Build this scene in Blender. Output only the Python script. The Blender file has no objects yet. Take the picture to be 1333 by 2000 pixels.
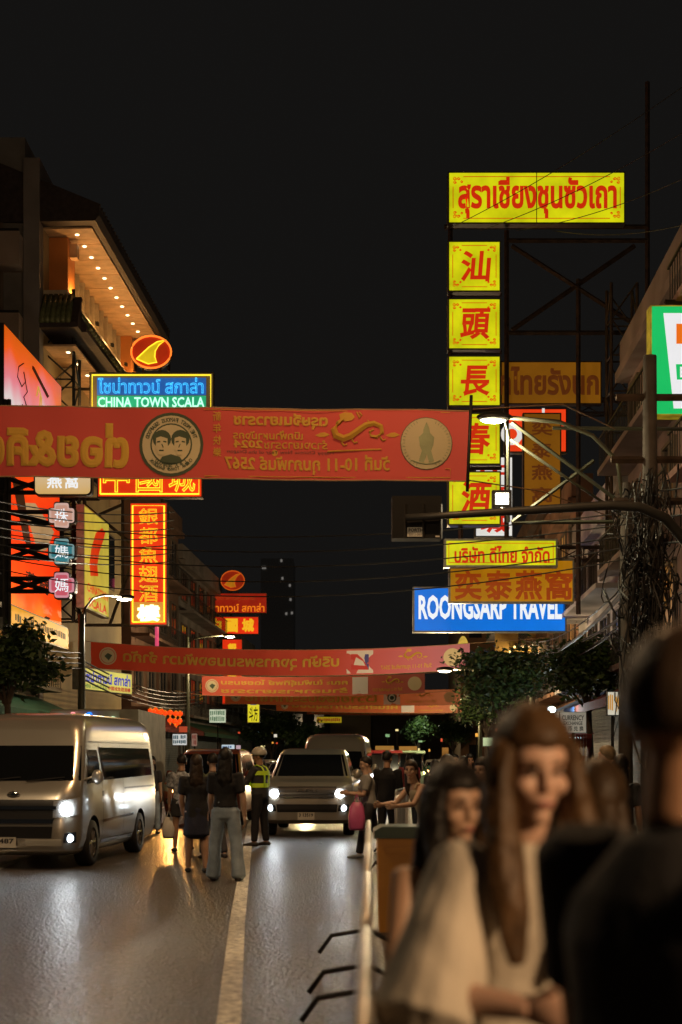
import bpy, bmesh, math, random
import numpy as np
from mathutils import Vector, Matrix
R = math.radians
sc = bpy.context.scene
COL = sc.collection
random.seed(7); RNG = np.random.default_rng(7)

# ---------------- camera, sky, exposure ----------------
F, CX, HY, CH = 2900.0, 666.5, 1480.0, 1.6      # focal length in photo pixels, principal column, horizon row, eye height
cam = bpy.data.objects.new('camera', bpy.data.cameras.new('camera')); COL.objects.link(cam); sc.camera = cam
cam.location = (0, 0, CH); cam.rotation_euler = (R(90), 0, 0)
cd = cam.data; cd.sensor_fit = 'VERTICAL'; cd.sensor_height = 36.0; cd.sensor_width = 24.0
cd.lens = F / 2000 * 36; cd.shift_y = (HY - 1000) / 2000; cd.clip_start = 0.05; cd.clip_end = 2000
cd.dof.use_dof = True; cd.dof.focus_distance = 38.0; cd.dof.aperture_fstop = 2.0
W = bpy.data.worlds.new('World'); sc.world = W; W.use_nodes = True
nt = W.node_tree; nt.nodes.clear()
sky = nt.nodes.new('ShaderNodeTexSky'); sky.sky_type = 'NISHITA'; sky.sun_disc = False
sky.sun_elevation = R(-9); sky.sun_rotation = R(200)
b1 = nt.nodes.new('ShaderNodeBackground'); b1.inputs[1].default_value = 0.05
b2 = nt.nodes.new('ShaderNodeBackground'); b2.inputs[0].default_value = (0.0066, 0.0062, 0.0058, 1)   # even glow of the city on the night sky
b2.inputs[1].default_value = 1.0
ad = nt.nodes.new('ShaderNodeAddShader'); wo = nt.nodes.new('ShaderNodeOutputWorld')
nt.links.new(sky.outputs[0], b1.inputs[0]); nt.links.new(b1.outputs[0], ad.inputs[0]); nt.links.new(b2.outputs[0], ad.inputs[1]); nt.links.new(ad.outputs[0], wo.inputs[0])
sc.view_settings.view_transform = 'Standard'; sc.view_settings.look = 'None'
sc.view_settings.exposure = 0.0; sc.view_settings.gamma = 1.0; sc.view_settings.use_curve_mapping = False
cy = sc.cycles; cy.use_denoising = True; cy.max_bounces = 6; cy.diffuse_bounces = 3; cy.glossy_bounces = 3; cy.transmission_bounces = 4
cy.transparent_max_bounces = 8; cy.sample_clamp_indirect = 4.0; cy.caustics_reflective = False; cy.caustics_refractive = False

def P(px, py, Y): return Vector(((px - CX) * Y / F, Y, CH + (HY - py) * Y / F))     # a photo pixel at a known distance
def G(px, py): return P(px, py, CH * F / (py - HY))                                  # a photo pixel on the road
SLOPE = (790 - CX) / F                                                               # the street runs 2.4 degrees to the right
def side(off, Y): return off + SLOPE * Y

# ---------------- materials ----------------
MATS = {}
def mat(name, base=(.5, .5, .5), rough=.6, metal=0., em=None, es=1., var=.25, vs=3., bump=0., bs=60., coat=0., alpha=1., trans=0., spec=.5, sub=0.):
    if name in MATS: return MATS[name]
    m = bpy.data.materials.new(name); m.use_nodes = True; MATS[name] = m
    n = m.node_tree.nodes; l = m.node_tree.links; b = n['Principled BSDF']
    b.inputs['Roughness'].default_value = rough; b.inputs['Metallic'].default_value = metal
    b.inputs['Base Color'].default_value = (*base, 1); b.inputs['Specular IOR Level'].default_value = spec
    b.inputs['Coat Weight'].default_value = coat; b.inputs['Coat Roughness'].default_value = .08
    b.inputs['Alpha'].default_value = alpha; b.inputs['Transmission Weight'].default_value = trans
    b.inputs['Subsurface Weight'].default_value = sub
    if sub: b.inputs['Subsurface Radius'].default_value = (.01, .004, .002)
    if var > 0:
        tc = n.new('ShaderNodeTexCoord'); t = n.new('ShaderNodeTexNoise'); t.inputs['Scale'].default_value = vs; t.inputs['Detail'].default_value = 6
        r = n.new('ShaderNodeMapRange'); r.inputs[1].default_value = .3; r.inputs[2].default_value = .7; r.inputs[3].default_value = 1 - var; r.inputs[4].default_value = 1 + var * .5
        mx = n.new('ShaderNodeMix'); mx.data_type = 'RGBA'; mx.blend_type = 'MULTIPLY'; mx.inputs[0].default_value = 1; mx.inputs[6].default_value = (*base, 1)
        l.new(tc.outputs['Object'], t.inputs['Vector']); l.new(t.outputs[0], r.inputs[0]); l.new(r.outputs[0], mx.inputs[7]); l.new(mx.outputs[2], b.inputs['Base Color'])
        if em:
            m2 = n.new('ShaderNodeMix'); m2.data_type = 'RGBA'; m2.blend_type = 'MULTIPLY'; m2.inputs[0].default_value = 1; m2.inputs[6].default_value = (*em, 1)
            l.new(r.outputs[0], m2.inputs[7]); l.new(m2.outputs[2], b.inputs['Emission Color'])
    if em:
        b.inputs['Emission Strength'].default_value = es
        if var <= 0: b.inputs['Emission Color'].default_value = (*em, 1)
    if bump > 0:
        tc = n.new('ShaderNodeTexCoord'); t = n.new('ShaderNodeTexNoise'); t.inputs['Scale'].default_value = bs; t.inputs['Detail'].default_value = 4
        bp = n.new('ShaderNodeBump'); bp.inputs['Strength'].default_value = bump; bp.inputs['Distance'].default_value = .01
        l.new(tc.outputs['Object'], t.inputs['Vector']); l.new(t.outputs[0], bp.inputs['Height']); l.new(bp.outputs[0], b.inputs['Normal'])
    return m
def srgb(r, g, b):
    f = lambda c: (c / 255 / 12.92) if c / 255 < .04045 else ((c / 255 + .055) / 1.055) ** 2.4
    return (f(r), f(g), f(b))
def glow(name, rgb, es=1., var=.12, vs=.8, base=None, rough=.4):      # a lit panel, tube or lamp: its seen colour given as sRGB
    c = srgb(*rgb); return mat(name, base or tuple(x * .25 for x in c), rough, em=c, es=es, var=var, vs=vs)

# ---------------- objects ----------------
WL = {}
def wl(o): return WL.get(o.name, Vector((0, 0, 0)))
def link(o, parent=None):
    COL.objects.link(o)
    if parent is not None: o.parent = parent
    return o
def tag(o, label=None, cat=None, group=None, kind=None):
    if label: o['label'] = label
    if cat: o['category'] = cat
    if group: o['group'] = group
    if kind: o['kind'] = kind
    return o
def root(name, loc, label, cat, group=None, rz=0.):
    o = bpy.data.objects.new(name, None); o.empty_display_size = .2; link(o); o.location = loc; o.rotation_euler = (0, 0, rz)
    WL[o.name] = Vector(loc); return tag(o, label, cat, group)
def copy_tree(o, parent=None):
    c = o.copy(); COL.objects.link(c); c.parent = parent
    for ch in list(o.children): copy_tree(ch, c)
    return c

class MB:
    def __init__(s): s.v = []; s.f = []; s.m = []; s.sm = []
    def add(s, vs, fs, mi=0, smooth=False):
        o = len(s.v); s.v += [tuple(x) for x in vs]; s.f += [tuple(i + o for i in f) for f in fs]; s.m += [mi] * len(fs); s.sm += [smooth] * len(fs); return s
    def box(s, a, b, mi=0):
        x0, y0, z0 = [min(p, q) for p, q in zip(a, b)]; x1, y1, z1 = [max(p, q) for p, q in zip(a, b)]
        return s.add([(x0, y0, z0), (x1, y0, z0), (x1, y1, z0), (x0, y1, z0), (x0, y0, z1), (x1, y0, z1), (x1, y1, z1), (x0, y1, z1)],
                     [(0, 3, 2, 1), (4, 5, 6, 7), (0, 1, 5, 4), (1, 2, 6, 5), (2, 3, 7, 6), (3, 0, 4, 7)], mi)
    def fbox(s, o, u, n, a, b, mi=0):          # box in a frame: u along, n out of the face, z up; a,b = (u,v,n) corners
        c = [(x, y, z) for z in (a[2], b[2]) for y in (a[1], b[1]) for x in (a[0], b[0])]
        vs = [o + u * x + Vector((0, 0, y)) + n * z for x, y, z in c]
        return s.add(vs, [(0, 1, 3, 2), (4, 6, 7, 5), (0, 4, 5, 1), (2, 3, 7, 6), (0, 2, 6, 4), (1, 5, 7, 3)], mi)
    def tube(s, pts, r, n=8, mi=0, cap=True):
        pts = [Vector(p) for p in pts]; k = len(pts); rr = r if hasattr(r, '__len__') else [r] * k; vs = []; fs = []
        for i, p in enumerate(pts):
            d = (pts[min(i + 1, k - 1)] - pts[max(i - 1, 0)]).normalized()
            h = Vector((0, 0, 1)) if abs(d.z) < .9 else Vector((1, 0, 0))
            a = d.cross(h).normalized(); b = a.cross(d)
            for j in range(n):
                t = 2 * math.pi * j / n; vs.append(p + (a * math.cos(t) + b * math.sin(t)) * rr[i])
        for i in range(k - 1):
            for j in range(n):
                q = (j + 1) % n; fs.append((i * n + j, i * n + q, (i + 1) * n + q, (i + 1) * n + j))
        if cap: fs.append(tuple(range(n))[::-1]); fs.append(tuple((k - 1) * n + j for j in range(n)))
        return s.add(vs, fs, mi, n > 5)
    def beam(s, a, b, w, mi=0): return s.tube([a, b], w * .7071, 4, mi)
    def ell(s, c, r, n=12, m=8, mi=0):
        vs = []; fs = []; c = Vector(c)
        for i in range(m + 1):
            t = math.pi * i / m
            for j in range(n):
                p = 2 * math.pi * j / n; vs.append(c + Vector((r[0] * math.sin(t) * math.cos(p), r[1] * math.sin(t) * math.sin(p), r[2] * math.cos(t))))
        for i in range(m):
            for j in range(n):
                q = (j + 1) % n; fs.append((i * n + j, (i + 1) * n + j, (i + 1) * n + q, i * n + q))
        return s.add(vs, fs, mi, True)
    def prism(s, poly, o, u, v, n, d0, d1, mi=0):     # polygon in (u,v), extruded along n
        k = len(poly); vs = [o + u * x + v * y + n * d0 for x, y in poly] + [o + u * x + v * y + n * d1 for x, y in poly]
        fs = [tuple(range(k))[::-1], tuple(range(k, 2 * k))] + [(i, (i + 1) % k, k + (i + 1) % k, k + i) for i in range(k)]
        return s.add(vs, fs, mi)
    def build(s, name, ma, parent=None, world=True, recalc=False, origin=None):
        off = Vector((0, 0, 0))
        if parent is not None: off = wl(parent) if world else Vector((0, 0, 0))
        elif origin is not None: off = Vector(origin)
        me = bpy.data.meshes.new(name); me.from_pydata([(x - off.x, y - off.y, z - off.z) for x, y, z in s.v], [], s.f)
        for m in (ma if isinstance(ma, (list, tuple)) else [ma]): me.materials.append(m)
        me.polygons.foreach_set('material_index', s.m); me.polygons.foreach_set('use_smooth', s.sm)
        if recalc:
            bm = bmesh.new(); bm.from_mesh(me); bmesh.ops.recalc_face_normals(bm, faces=bm.faces); bm.to_mesh(me); bm.free()
        me.update(); o = bpy.data.objects.new(name, me); link(o, parent)
        WL[o.name] = off if (parent is not None or origin is not None) else Vector((0, 0, 0))
        if parent is None and origin is not None: o.location = off
        return o

TMP = bpy.data.scenes.new('workbench')           # small side scene to evaluate modifiers and lettering quickly; removed at the end
def evaluated(o):
    TMP.view_layers[0].update(); return bpy.data.meshes.new_from_object(o.evaluated_get(TMP.view_layers[0].depsgraph))
# ---------------- lettering ----------------
TXT = {}
def glyphs(s, bold=0., neon=0.):
    """lettering as flat or tubed geometry, returned as points and faces in a unit box, with its width and height"""
    k = (s, bold, neon)
    if k in TXT: return TXT[k]
    c = bpy.data.curves.new('lettering', 'FONT'); c.body = s; c.size = 1; c.resolution_u = 2
    if neon: c.fill_mode = 'NONE'; c.bevel_depth = neon; c.bevel_resolution = 0
    elif bold: c.bevel_depth = bold; c.bevel_resolution = 0; c.resolution_u = 2
    o = bpy.data.objects.new('lettering', c); TMP.collection.objects.link(o); me = evaluated(o)
    v = np.empty(len(me.vertices) * 3, 'f'); me.vertices.foreach_get('co', v); v = v.reshape(-1, 3).astype(float)
    f = [tuple(p.vertices) for p in me.polygons]
    bpy.data.objects.remove(o); bpy.data.curves.remove(c); bpy.data.meshes.remove(me)
    if len(v):
        v[:, :2] -= v[:, :2].min(0); w, h = v[:, :2].max(0)
        if bold: v[:, 2] *= .35
    else: w = h = 1.
    TXT[k] = (v, f, w, h); return TXT[k]
def letters(mb, s, o, u, n, x0, y0, x1, y1, bold=.02, neon=0., mirror=False, lift=.012, keep=False, warp=None, mi=0, shear=0., up=None):
    v, f, w, h = glyphs(s, bold, neon); up = up or Vector((0, 0, 1))
    if keep:
        k = min((x1 - x0) / w, (y1 - y0) / h); mxc = (x0 + x1) / 2; myc = (y0 + y1) / 2
        x0, x1, y0, y1 = mxc - w * k / 2, mxc + w * k / 2, myc - h * k / 2, myc + h * k / 2
    sx = (x1 - x0) / w; sy = (y1 - y0) / h; sz = min(abs(sx), abs(sy)); vs = []
    for a, b, c in v:
        X = x0 + a * sx + shear * b * sy; 
        if mirror: X = x0 + x1 - X
        p = o + u * X + up * (y0 + b * sy) + n * (lift + c * sz)
        vs.append(warp(p) if warp else p)
    mb.add(vs, f, mi); return mb
# ---------------- ground, road, pavements ----------------
def ground_mat(name, base, rlo, rhi, bump, patch=.5):
    m = bpy.data.materials.new(name); m.use_nodes = True; n = m.node_tree.nodes; l = m.node_tree.links; b = n['Principled BSDF']
    tc = n.new('ShaderNodeTexCoord')
    mp = n.new('ShaderNodeMapping'); mp.inputs['Scale'].default_value = (1, .35, 1); l.new(tc.outputs['Object'], mp.inputs[0])
    big = n.new('ShaderNodeTexNoise'); big.inputs['Scale'].default_value = .9; big.inputs['Detail'].default_value = 8; big.inputs['Roughness'].default_value = .65; l.new(mp.outputs[0], big.inputs['Vector'])
    fine = n.new('ShaderNodeTexNoise'); fine.inputs['Scale'].default_value = 16; fine.inputs['Detail'].default_value = 5; l.new(tc.outputs['Object'], fine.inputs['Vector'])
    grit = n.new('ShaderNodeTexVoronoi'); grit.inputs['Scale'].default_value = 38; l.new(tc.outputs['Object'], grit.inputs['Vector'])
    r1 = n.new('ShaderNodeMapRange'); r1.inputs[1].default_value = .35; r1.inputs[2].default_value = .68; r1.inputs[3].default_value = 1 - patch; r1.inputs[4].default_value = 1 + patch; l.new(big.outputs[0], r1.inputs[0])
    r2 = n.new('ShaderNodeMapRange'); r2.inputs[1].default_value = .3; r2.inputs[2].default_value = .7; r2.inputs[3].default_value = .3; r2.inputs[4].default_value = 1.7; l.new(fine.outputs[0], r2.inputs[0])
    mu = n.new('ShaderNodeMath'); mu.operation = 'MULTIPLY'; l.new(r1.outputs[0], mu.inputs[0]); l.new(r2.outputs[0], mu.inputs[1])
    mx = n.new('ShaderNodeMix'); mx.data_type = 'RGBA'; mx.blend_type = 'MULTIPLY'; mx.inputs[0].default_value = 1; mx.inputs[6].default_value = (*base, 1); l.new(mu.outputs[0], mx.inputs[7]); l.new(mx.outputs[2], b.inputs['Base Color'])
    r3 = n.new('ShaderNodeMapRange'); r3.inputs[1].default_value = .3; r3.inputs[2].default_value = .7; r3.inputs[3].default_value = rlo; r3.inputs[4].default_value = rhi; l.new(big.outputs[0], r3.inputs[0]); l.new(r3.outputs[0], b.inputs['Roughness'])
    a = n.new('ShaderNodeMath'); a.operation = 'ADD'; l.new(fine.outputs[0], a.inputs[0]); l.new(grit.outputs[0], a.inputs[1])
    bp = n.new('ShaderNodeBump'); bp.inputs['Strength'].default_value = bump; bp.inputs['Distance'].default_value = .022; l.new(a.outputs[0], bp.inputs['Height']); l.new(bp.outputs[0], b.inputs['Normal'])
    b.inputs['Specular IOR Level'].default_value = .42
    MATS[name] = m; return m
ASPH = ground_mat('worn_asphalt', (.06, .047, .035), .27, .36, .9)
PAVE = ground_mat('pavement_concrete', (.2, .185, .165), .5, .8, .3, .3)
def sheet(name, pts, z, m, th=0.):
    b = MB(); k = len(pts)
    if th: b.prism(pts, Vector((0, 0, 0)), Vector((1, 0, 0)), Vector((0, 1, 0)), Vector((0, 0, 1)), z - th, z)
    else: b.add([(x, y, z) for x, y in pts], [tuple(range(k))])
    return tag(b.build(name, m), kind='structure')
def strip(o0, o1, y0, y1): return [(side(o0, y0), y0), (side(o1, y0), y0), (side(o1, y1), y1), (side(o0, y1), y1)]
LK, RK, LF, RF = -10.6, 4.4, -14.0, 6.9          # kerbs and facade lines, measured from the street's axis
sheet('ground', [(-400, -60), (400, -60), (400, 700), (-400, 700)], -.02, PAVE)
sheet('road', strip(LK, RK, -40, 260), 0., ASPH)
KERB = mat('kerb_stone', (.3, .28, .25), .8, vs=6, bump=.3)
for nm, o0, o1 in (('pavement_left', LF - 6, LK - .2), ('pavement_right', RK + .2, RF + 6)): sheet(nm, strip(o0, o1, -40, 260), .14, PAVE, .15)
for nm, o0, o1 in (('kerb_left', LK - .2, LK), ('kerb_right', RK, RK + .2)): sheet(nm, strip(o0, o1, -40, 260), .145, KERB, .16)
PAINT = ground_mat('road_paint', (.62, .6, .52), .35, .6, .35, .35)
def painted(name, pts, w, z=.006, label=None):
    b = MB(); vs = []
    for i, p in enumerate(pts):
        d = (pts[min(i + 1, len(pts) - 1)] - pts[max(i - 1, 0)]); d.z = 0; d.normalize(); q = Vector((-d.y, d.x, 0))
        for s in (-1, 1): vs.append((p.x + q.x * s * w / 2, p.y + q.y * s * w / 2, z))
    b.add(vs, [(2 * i, 2 * i + 1, 2 * i + 3, 2 * i + 2) for i in range(len(pts) - 1)])
    return tag(b.build(name, PAINT), kind='structure')
painted('lane_line', [Vector((-.5, 5.5, 0)), G(447, 2000), G(464, 1800), G(478, 1700), G(490, 1610), Vector((-2.9, 60, 0))], .15)
painted('lane_line_left', [Vector((-4.0, 5.5, 0)), Vector((-5.2, 26, 0)), Vector((-6, 60, 0))], .12)
# ---------------- buildings ----------------
GLASS = mat('night_window_glass', (.02, .022, .025), .08, var=.3, vs=1.2)
WARMWIN = glow('lit_window', (190, 130, 60), .5, .5, 1.5)
CONC = mat('grey_render', (.2, .19, .18), .85, var=.4, vs=.7, bump=.2, bs=12)
STEEL = mat('rusty_steel', (.10, .07, .05), .6, .5, var=.5, vs=4)
GALV = mat('galvanised_steel', (.32, .33, .31), .42, .75, var=.3, vs=5)
DARKM = mat('black_metal', (.03, .028, .026), .5, .4, var=.3, vs=5)
def facade_frame(sd, y0):      # sd +1: right side, faces the street (-x); u runs away from the camera
    o = Vector((side(RF if sd > 0 else LF, y0), y0, 0)); u = Vector((SLOPE, 1, 0)).normalized(); n = Vector((-u.y, u.x, 0)) * (1 if sd > 0 else -1)
    return o, u, n
def shophouse(sd, y0, w, h, floors, bays, colour, label, lit=(), name='shophouse', balcony=True, ac=True, depth=9., awn=None):
    o, u, n = facade_frame(sd, y0); rt = root(name, o, label, 'building')
    wm = mat('plaster_%d_%d_%d' % tuple(int(c * 1000) for c in colour), colour, .85, var=.45, vs=.5, bump=.25, bs=8)
    b = MB(); b.fbox(o, u, n, (.02, 0, -depth), (w - .02, h, 0)); b.build('wall', wm, rt)
    b = MB(); b.fbox(o, u, n, (-.0, h + .003, -.6), (w, h + .9, .25)); b.fbox(o, u, n, (.0, h - .35, .002), (w, h - .05, .4)); b.build('parapet', wm, rt)
    fh = (h - 4.2) / max(floors - 1, 1); FR = mat('window_frame_wood', (.16, .12, .09), .6)
    for fl in range(1, floors):
        z = 4.2 + (fl - 1) * fh; bw = w / bays
        if balcony and fl < floors:
            b = MB(); b.fbox(o, u, n, (.1, z - .12, .002), (w - .1, z + .04, .95)); bo = b.build('balcony', wm, rt)
            b = MB(); b.fbox(o, u, n, (.1, z + .95, .88), (w - .1, z + 1.0, .93))
            for k in range(int(w / .3)): b.fbox(o, u, n, (.15 + k * .3, z + .04, .895), (.17 + k * .3, z + .95, .915))
            b.build('railing', DARKM, bo)
        for k in range(bays):
            a = k * bw + bw * .2; c = (k + 1) * bw - bw * .2; zb = z + .75; zt = z + fh * .8
            b = MB(); t = .09
            b.fbox(o, u, n, (a, zb, .003), (a + t, zt, .1)); b.fbox(o, u, n, (c - t, zb, .003), (c, zt, .1)); b.fbox(o, u, n, (a + t, zt - t, .003), (c - t, zt, .1)); b.fbox(o, u, n, (a + t, zb, .003), (c - t, zb + t, .12))
            m_ = (a + c) / 2; b.fbox(o, u, n, (m_ - .03, zb + t, .003), (m_ + .03, zt - t, .07)); wo_ = b.build('window', FR, rt)
            b = MB(); b.fbox(o, u, n, (a + t, zb + t, .004), (c - t, zt - t, .03)); b.build('pane', WARMWIN if (fl, k) in lit else GLASS, wo_)
        if ac and fl % 2 == 1:
            b = MB(); b.fbox(o, u, n, (w * .5 - .45, z + .1, .25), (w * .5 + .45, z + .7, .6)); b.fbox(o, u, n, (w * .5 - .3, z + .041, .3), (w * .5 + .3, z + .1, .55))
            a_ = b.build('air_conditioner', mat('aged_white_plastic', (.45, .43, .38), .6, var=.3), rt)
            b = MB(); c0 = o + u * (w * .5 - .12) + Vector((0, 0, z + .4)) + n * .601; b.prism([(.22 * math.cos(t * .524), .22 * math.sin(t * .524)) for t in range(12)], c0, u, Vector((0, 0, 1)), n, 0, .02); b.build('fan_grille', DARKM, a_)
    # shopfront: roller shutter with slats or open front, and an awning
    b = MB()
    for k in range(24): b.fbox(o, u, n, (.4, .2 + k * .13, .003), (w - .4, .2 + k * .13 + .115, .04))
    b.build('roller_shutter', mat('grey_shutter', (.22, .22, .21), .5, .4, var=.3), rt)
    if awn:
        b = MB(); b.add([o + u * .1 + Vector((0, 0, 3.9)) + n * .003, o + u * (w - .1) + Vector((0, 0, 3.9)) + n * .003, o + u * (w - .1) + Vector((0, 0, 3.2)) + n * 1.6, o + u * .1 + Vector((0, 0, 3.2)) + n * 1.6,
                         o + u * .1 + Vector((0, 0, 2.95)) + n * 1.62, o + u * (w - .1) + Vector((0, 0, 2.95)) + n * 1.62], [(0, 1, 2, 3), (3, 2, 5, 4)]); b.build('awning', awn, rt)
    return rt, o, u, n
AWR = mat('red_awning_cloth', (.25, .03, .02), .8); AWG = mat('green_awning_cloth', (.03, .1, .05), .8); AWB = mat('blue_awning_cloth', (.05, .12, .3), .7)
PINK = (.42, .26, .22); CREAM = (.45, .38, .28); GREYB = (.25, .22, .2); WHITE = (.5, .46, .45); BROWN = (.2, .11, .06)
shophouse(1, 24, 9.8, 15.5, 4, 3, PINK, 'pink plastered shophouse behind the tangled utility pole', awn=AWG)
shophouse(1, 34, 11.8, 13.5, 4, 4, (.4, .3, .27), 'long pale shophouse with balconies behind the tall yellow sign column', awn=AWR, lit={(1, 1)})
shophouse(1, 46, 12.8, 9.8, 3, 4, WHITE, 'low whitish shophouse with balconies above the dark street trees', awn=AWB)
shophouse(1, 59, 12.8, 12, 3, 4, (.36, .2, .12), 'brown shophouse right of the warm lit balcony', lit={(1, 0), (2, 1)})
shophouse(1, 72, 15.8, 13.8, 4, 4, BROWN, 'dark brown corner building below the blue travel sign', lit={(2, 2)})
shophouse(1, 88, 20, 13, 4, 5, GREYB, 'dark shophouse row farthest down the right side', ac=False)
shophouse(-1, 8, 19.8, 12, 4, 5, GREYB, 'dark shophouse row beside the white van on the left', lit={(1, 2)}, awn=AWG)
shophouse(-1, 28, 14.8, 13, 4, 4, (.22, .16, .1), 'brown shophouse behind the leafy tree on the left', lit={(1, 3)}, awn=AWR)
shophouse(-1, 43, 13.8, 9, 3, 4, (.3, .25, .17), 'low tan shophouse under the big red billboard', lit={(1, 2), (1, 3)}, awn=AWG)
shophouse(-1, 76, 16, 15.5, 4, 4, (.2, .11, .07), 'reddish brown shophouse right behind the vertical neon sign', awn=AWR)
shophouse(-1, 92.2, 20, 14, 4, 5, GREYB, 'dark shophouse behind the smaller red sign stack', awn=AWG)
shophouse(-1, 113, 24, 11, 3, 6, (.18, .15, .12), 'dark low shophouse farthest down the left side', ac=False)

# the tall dark building on the far left: its end wall faces the camera
def tall_block():
    o = Vector((side(LF, 57.4), 57.2, 0)); rt = root('apartment_tower', o, 'tall dark tower with pale balcony bands at the left edge', 'building')
    b = MB(); b.box((o.x - 14, 57.2, 0), (o.x - .62, 75, 25.5)); b.build('wall', CONC, rt)
    b = MB(); b.box((o.x - .618, 56.9, 0), (o.x, 75, 24.6)); b.build('corner_column', mat('tower_column', (.24, .21, .19), .8, var=.3, vs=.5), rt)
    for z in (9.6, 13.3, 17.2, 20.3):
        b = MB(); b.box((o.x - 13.5, 56.2, z), (o.x - .64, 57.198, z + 1.25)); bo = b.build('balcony', mat('tower_band', (.36, .27, .21), .8, var=.4, vs=.4), rt)
        b = MB(); b.box((o.x - 13.5, 56.15, z + 1.27), (o.x - .64, 56.25, z + 1.33)); b.build('handrail', DARKM, bo)
        for k in range(4):
            x = o.x - 12.8 + k * 3.05; b = MB(); b.box((x, 57.1, z + 1.5), (x + 2.2, 57.19, z + 3.2)); w_ = b.build('window', MATS['window_frame_wood'], rt)
            b = MB(); b.box((x + .1, 57.06, z + 1.6), (x + 2.1, 57.098, z + 3.1)); b.build('pane', GLASS, w_)
tall_block()

# the hotel with lit soffits
def hotel():
    y0, y1 = 57.6, 73.5; o, u, n = facade_frame(-1, y0); L = y1 - y0; rt = root('hotel_building', o, 'hotel with warm lit timber soffit, orange columns and tiled skirt roof', 'building')
    up = Vector((0, 0, 1)); wallm = mat('hotel_wall', (.42, .32, .16), .7, var=.2, vs=.6); sof = mat('timber_soffit', (.62, .4, .22), .55, var=.25, vs=2.5); roofm = mat('dark_roof_tile', (.05, .035, .03), .6, var=.4, vs=6)
    b = MB(); b.fbox(o, u, n, (0, 0, -12), (L, 22.1, 0)); b.build('wall', wallm, rt)
    for z, ov, nl in ((22.1, 1.9, 12), (17.55, 1.25, 9)):
        # the soffit boards
        for k in range(26):
            b = MB(); a = k * L / 26; b.fbox(o, u, n, (a + .015, z + .01 + (k % 3) * .004, .004), (a + L / 26 - .015, z + .08, ov)); b.build('soffit_board', sof, rt)
        for k in range(nl):
            c = o + u * (L * (k + .5) / nl) + up * (z + .0) + n * (ov * .62); b = MB(); b.prism([(.075 * math.cos(t * .628), .075 * math.sin(t * .628)) for t in range(10)], c, u, n, up, -.012, .012); b.build('downlight', glow('downlight_glow', (255, 225, 170), 6, 0), rt)
    # main roof: thick eave and slope rising away from the street
    b = MB(); prof = [(2.15, 22.19), (2.3, 22.4), (2.3, 22.75), (-4.5, 25.6), (-9, 22.6), (-9, 22.19)]
    b.prism([(x, z) for x, z in prof], o - u * .6, n, up, u, 0, L + 1.2); rf = b.build('roof', roofm, rt)
    for k in range(40): b = MB(); c = o + u * (-.5 + k * (L + 1) / 39); b.tube([c + n * 2.32 + up * 22.78, c - n * 4.4 + up * 25.62], .09, 5); b.build('roof_tile', roofm, rf)
    # columns and window slats of the top storey
    om = mat('orange_column', (.6, .22, .05), .6, var=.15, vs=1)
    for a in (.9, L - 1.3): b = MB(); b.fbox(o, u, n, (a, 19.75, .003), (a + 1.25, 22.09, .75)); co = b.build('column', om, rt); b = MB(); b.fbox(o, u, n, (a + .3, 21.4, .752), (a + .7, 21.95, 1.05)); b.build('bracket', sof, co)
    b = MB(); b.fbox(o, u, n, (2.2, 19.8, .004), (L - 1.35, 22.05, .03)); b.build('window_glass', GLASS, rt)
    for k in range(13): a = 2.3 + k * (L - 3.8) / 12; b = MB(); b.fbox(o, u, n, (a, 19.8, .032), (a + .12, 22.06, .22)); b.build('mullion', mat('pale_mullion', (.5, .42, .3), .6), rt)
    b = MB(); b.fbox(o, u, n, (0, 19.5, .003), (L, 19.74, .95)); b.build('sill', mat('pale_sill', (.6, .5, .36), .6), rt)
    # skirt roof of glazed tiles
    tm = mat('green_glazed_tile', (.16, .17, .07), .2, var=.4, vs=5); b = MB(); b.prism([(.0, 19.48), (.9, 19.48), (1.7, 18.35), (1.7, 18.1), (.0, 18.1)], o, n, up, u, 0, L); sk = b.build('skirt_roof', roofm, rt)
    for k in range(38):
        b = MB(); c = o + u * (.25 + k * (L - .5) / 37); b.tube([c + n * .85 + up * 19.56, c + n * 1.28 + up * 18.97, c + n * 1.76 + up * 18.34], .13, 6); b.ell(c + n * 1.78 + up * 18.3, (.12, .12, .12), 6, 4); b.build('tile', tm, sk)
    for k in range(6):
        b = MB(); c = o - u * .02 + n * (.12 + k * .2); b.tube([c + up * 19.5, c - u * .35 + up * 19.0, c - u * .75 + up * 18.3], .12, 6); b.build('tile', tm, sk)
    b = MB(); b.prism([(0, 19.46), (-.7, 18.3), (-.7, 18.1), (0, 18.1)], o, u, up, n, 0, 1.5); b.build('hip_end', roofm, sk)
    for a in (3, L - 3): b = MB(); b.fbox(o, u, n, (a, 13.5, .003), (a + .9, 17.5, .5)); b.build('lower_column', mat('pale_mullion', (.5, .42, .3), .6), rt)
    for k in range(4):
        for z in (13.9, 9.6): a = 1 + k * 3.7; b = MB(); b.fbox(o, u, n, (a, z, .004), (a + 1.8, z + 2.6, .06)); w_ = b.build('window', MATS['window_frame_wood'], rt); b = MB(); b.fbox(o, u, n, (a + .1, z + .1, .062), (a + 1.7, z + 2.5, .08)); b.build('pane', GLASS, w_)
    # uplights standing on the sills
    for z, f_ in ((19.95, 1.1), (15.6, 1.0)):
        for k in range(5):
            c = o + u * (1.6 + k * (L - 3) / 4) + up * z + n * f_; b = MB(); b.fbox(c, u, n, (-.12, -.18, -.06), (.12, -.05, .06)); b.build('uplight', DARKM, rt)
            lamp('POINT', c + up * .05, 85 if z > 18 else 55, (1, .5, .15), .06)
    return rt
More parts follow.
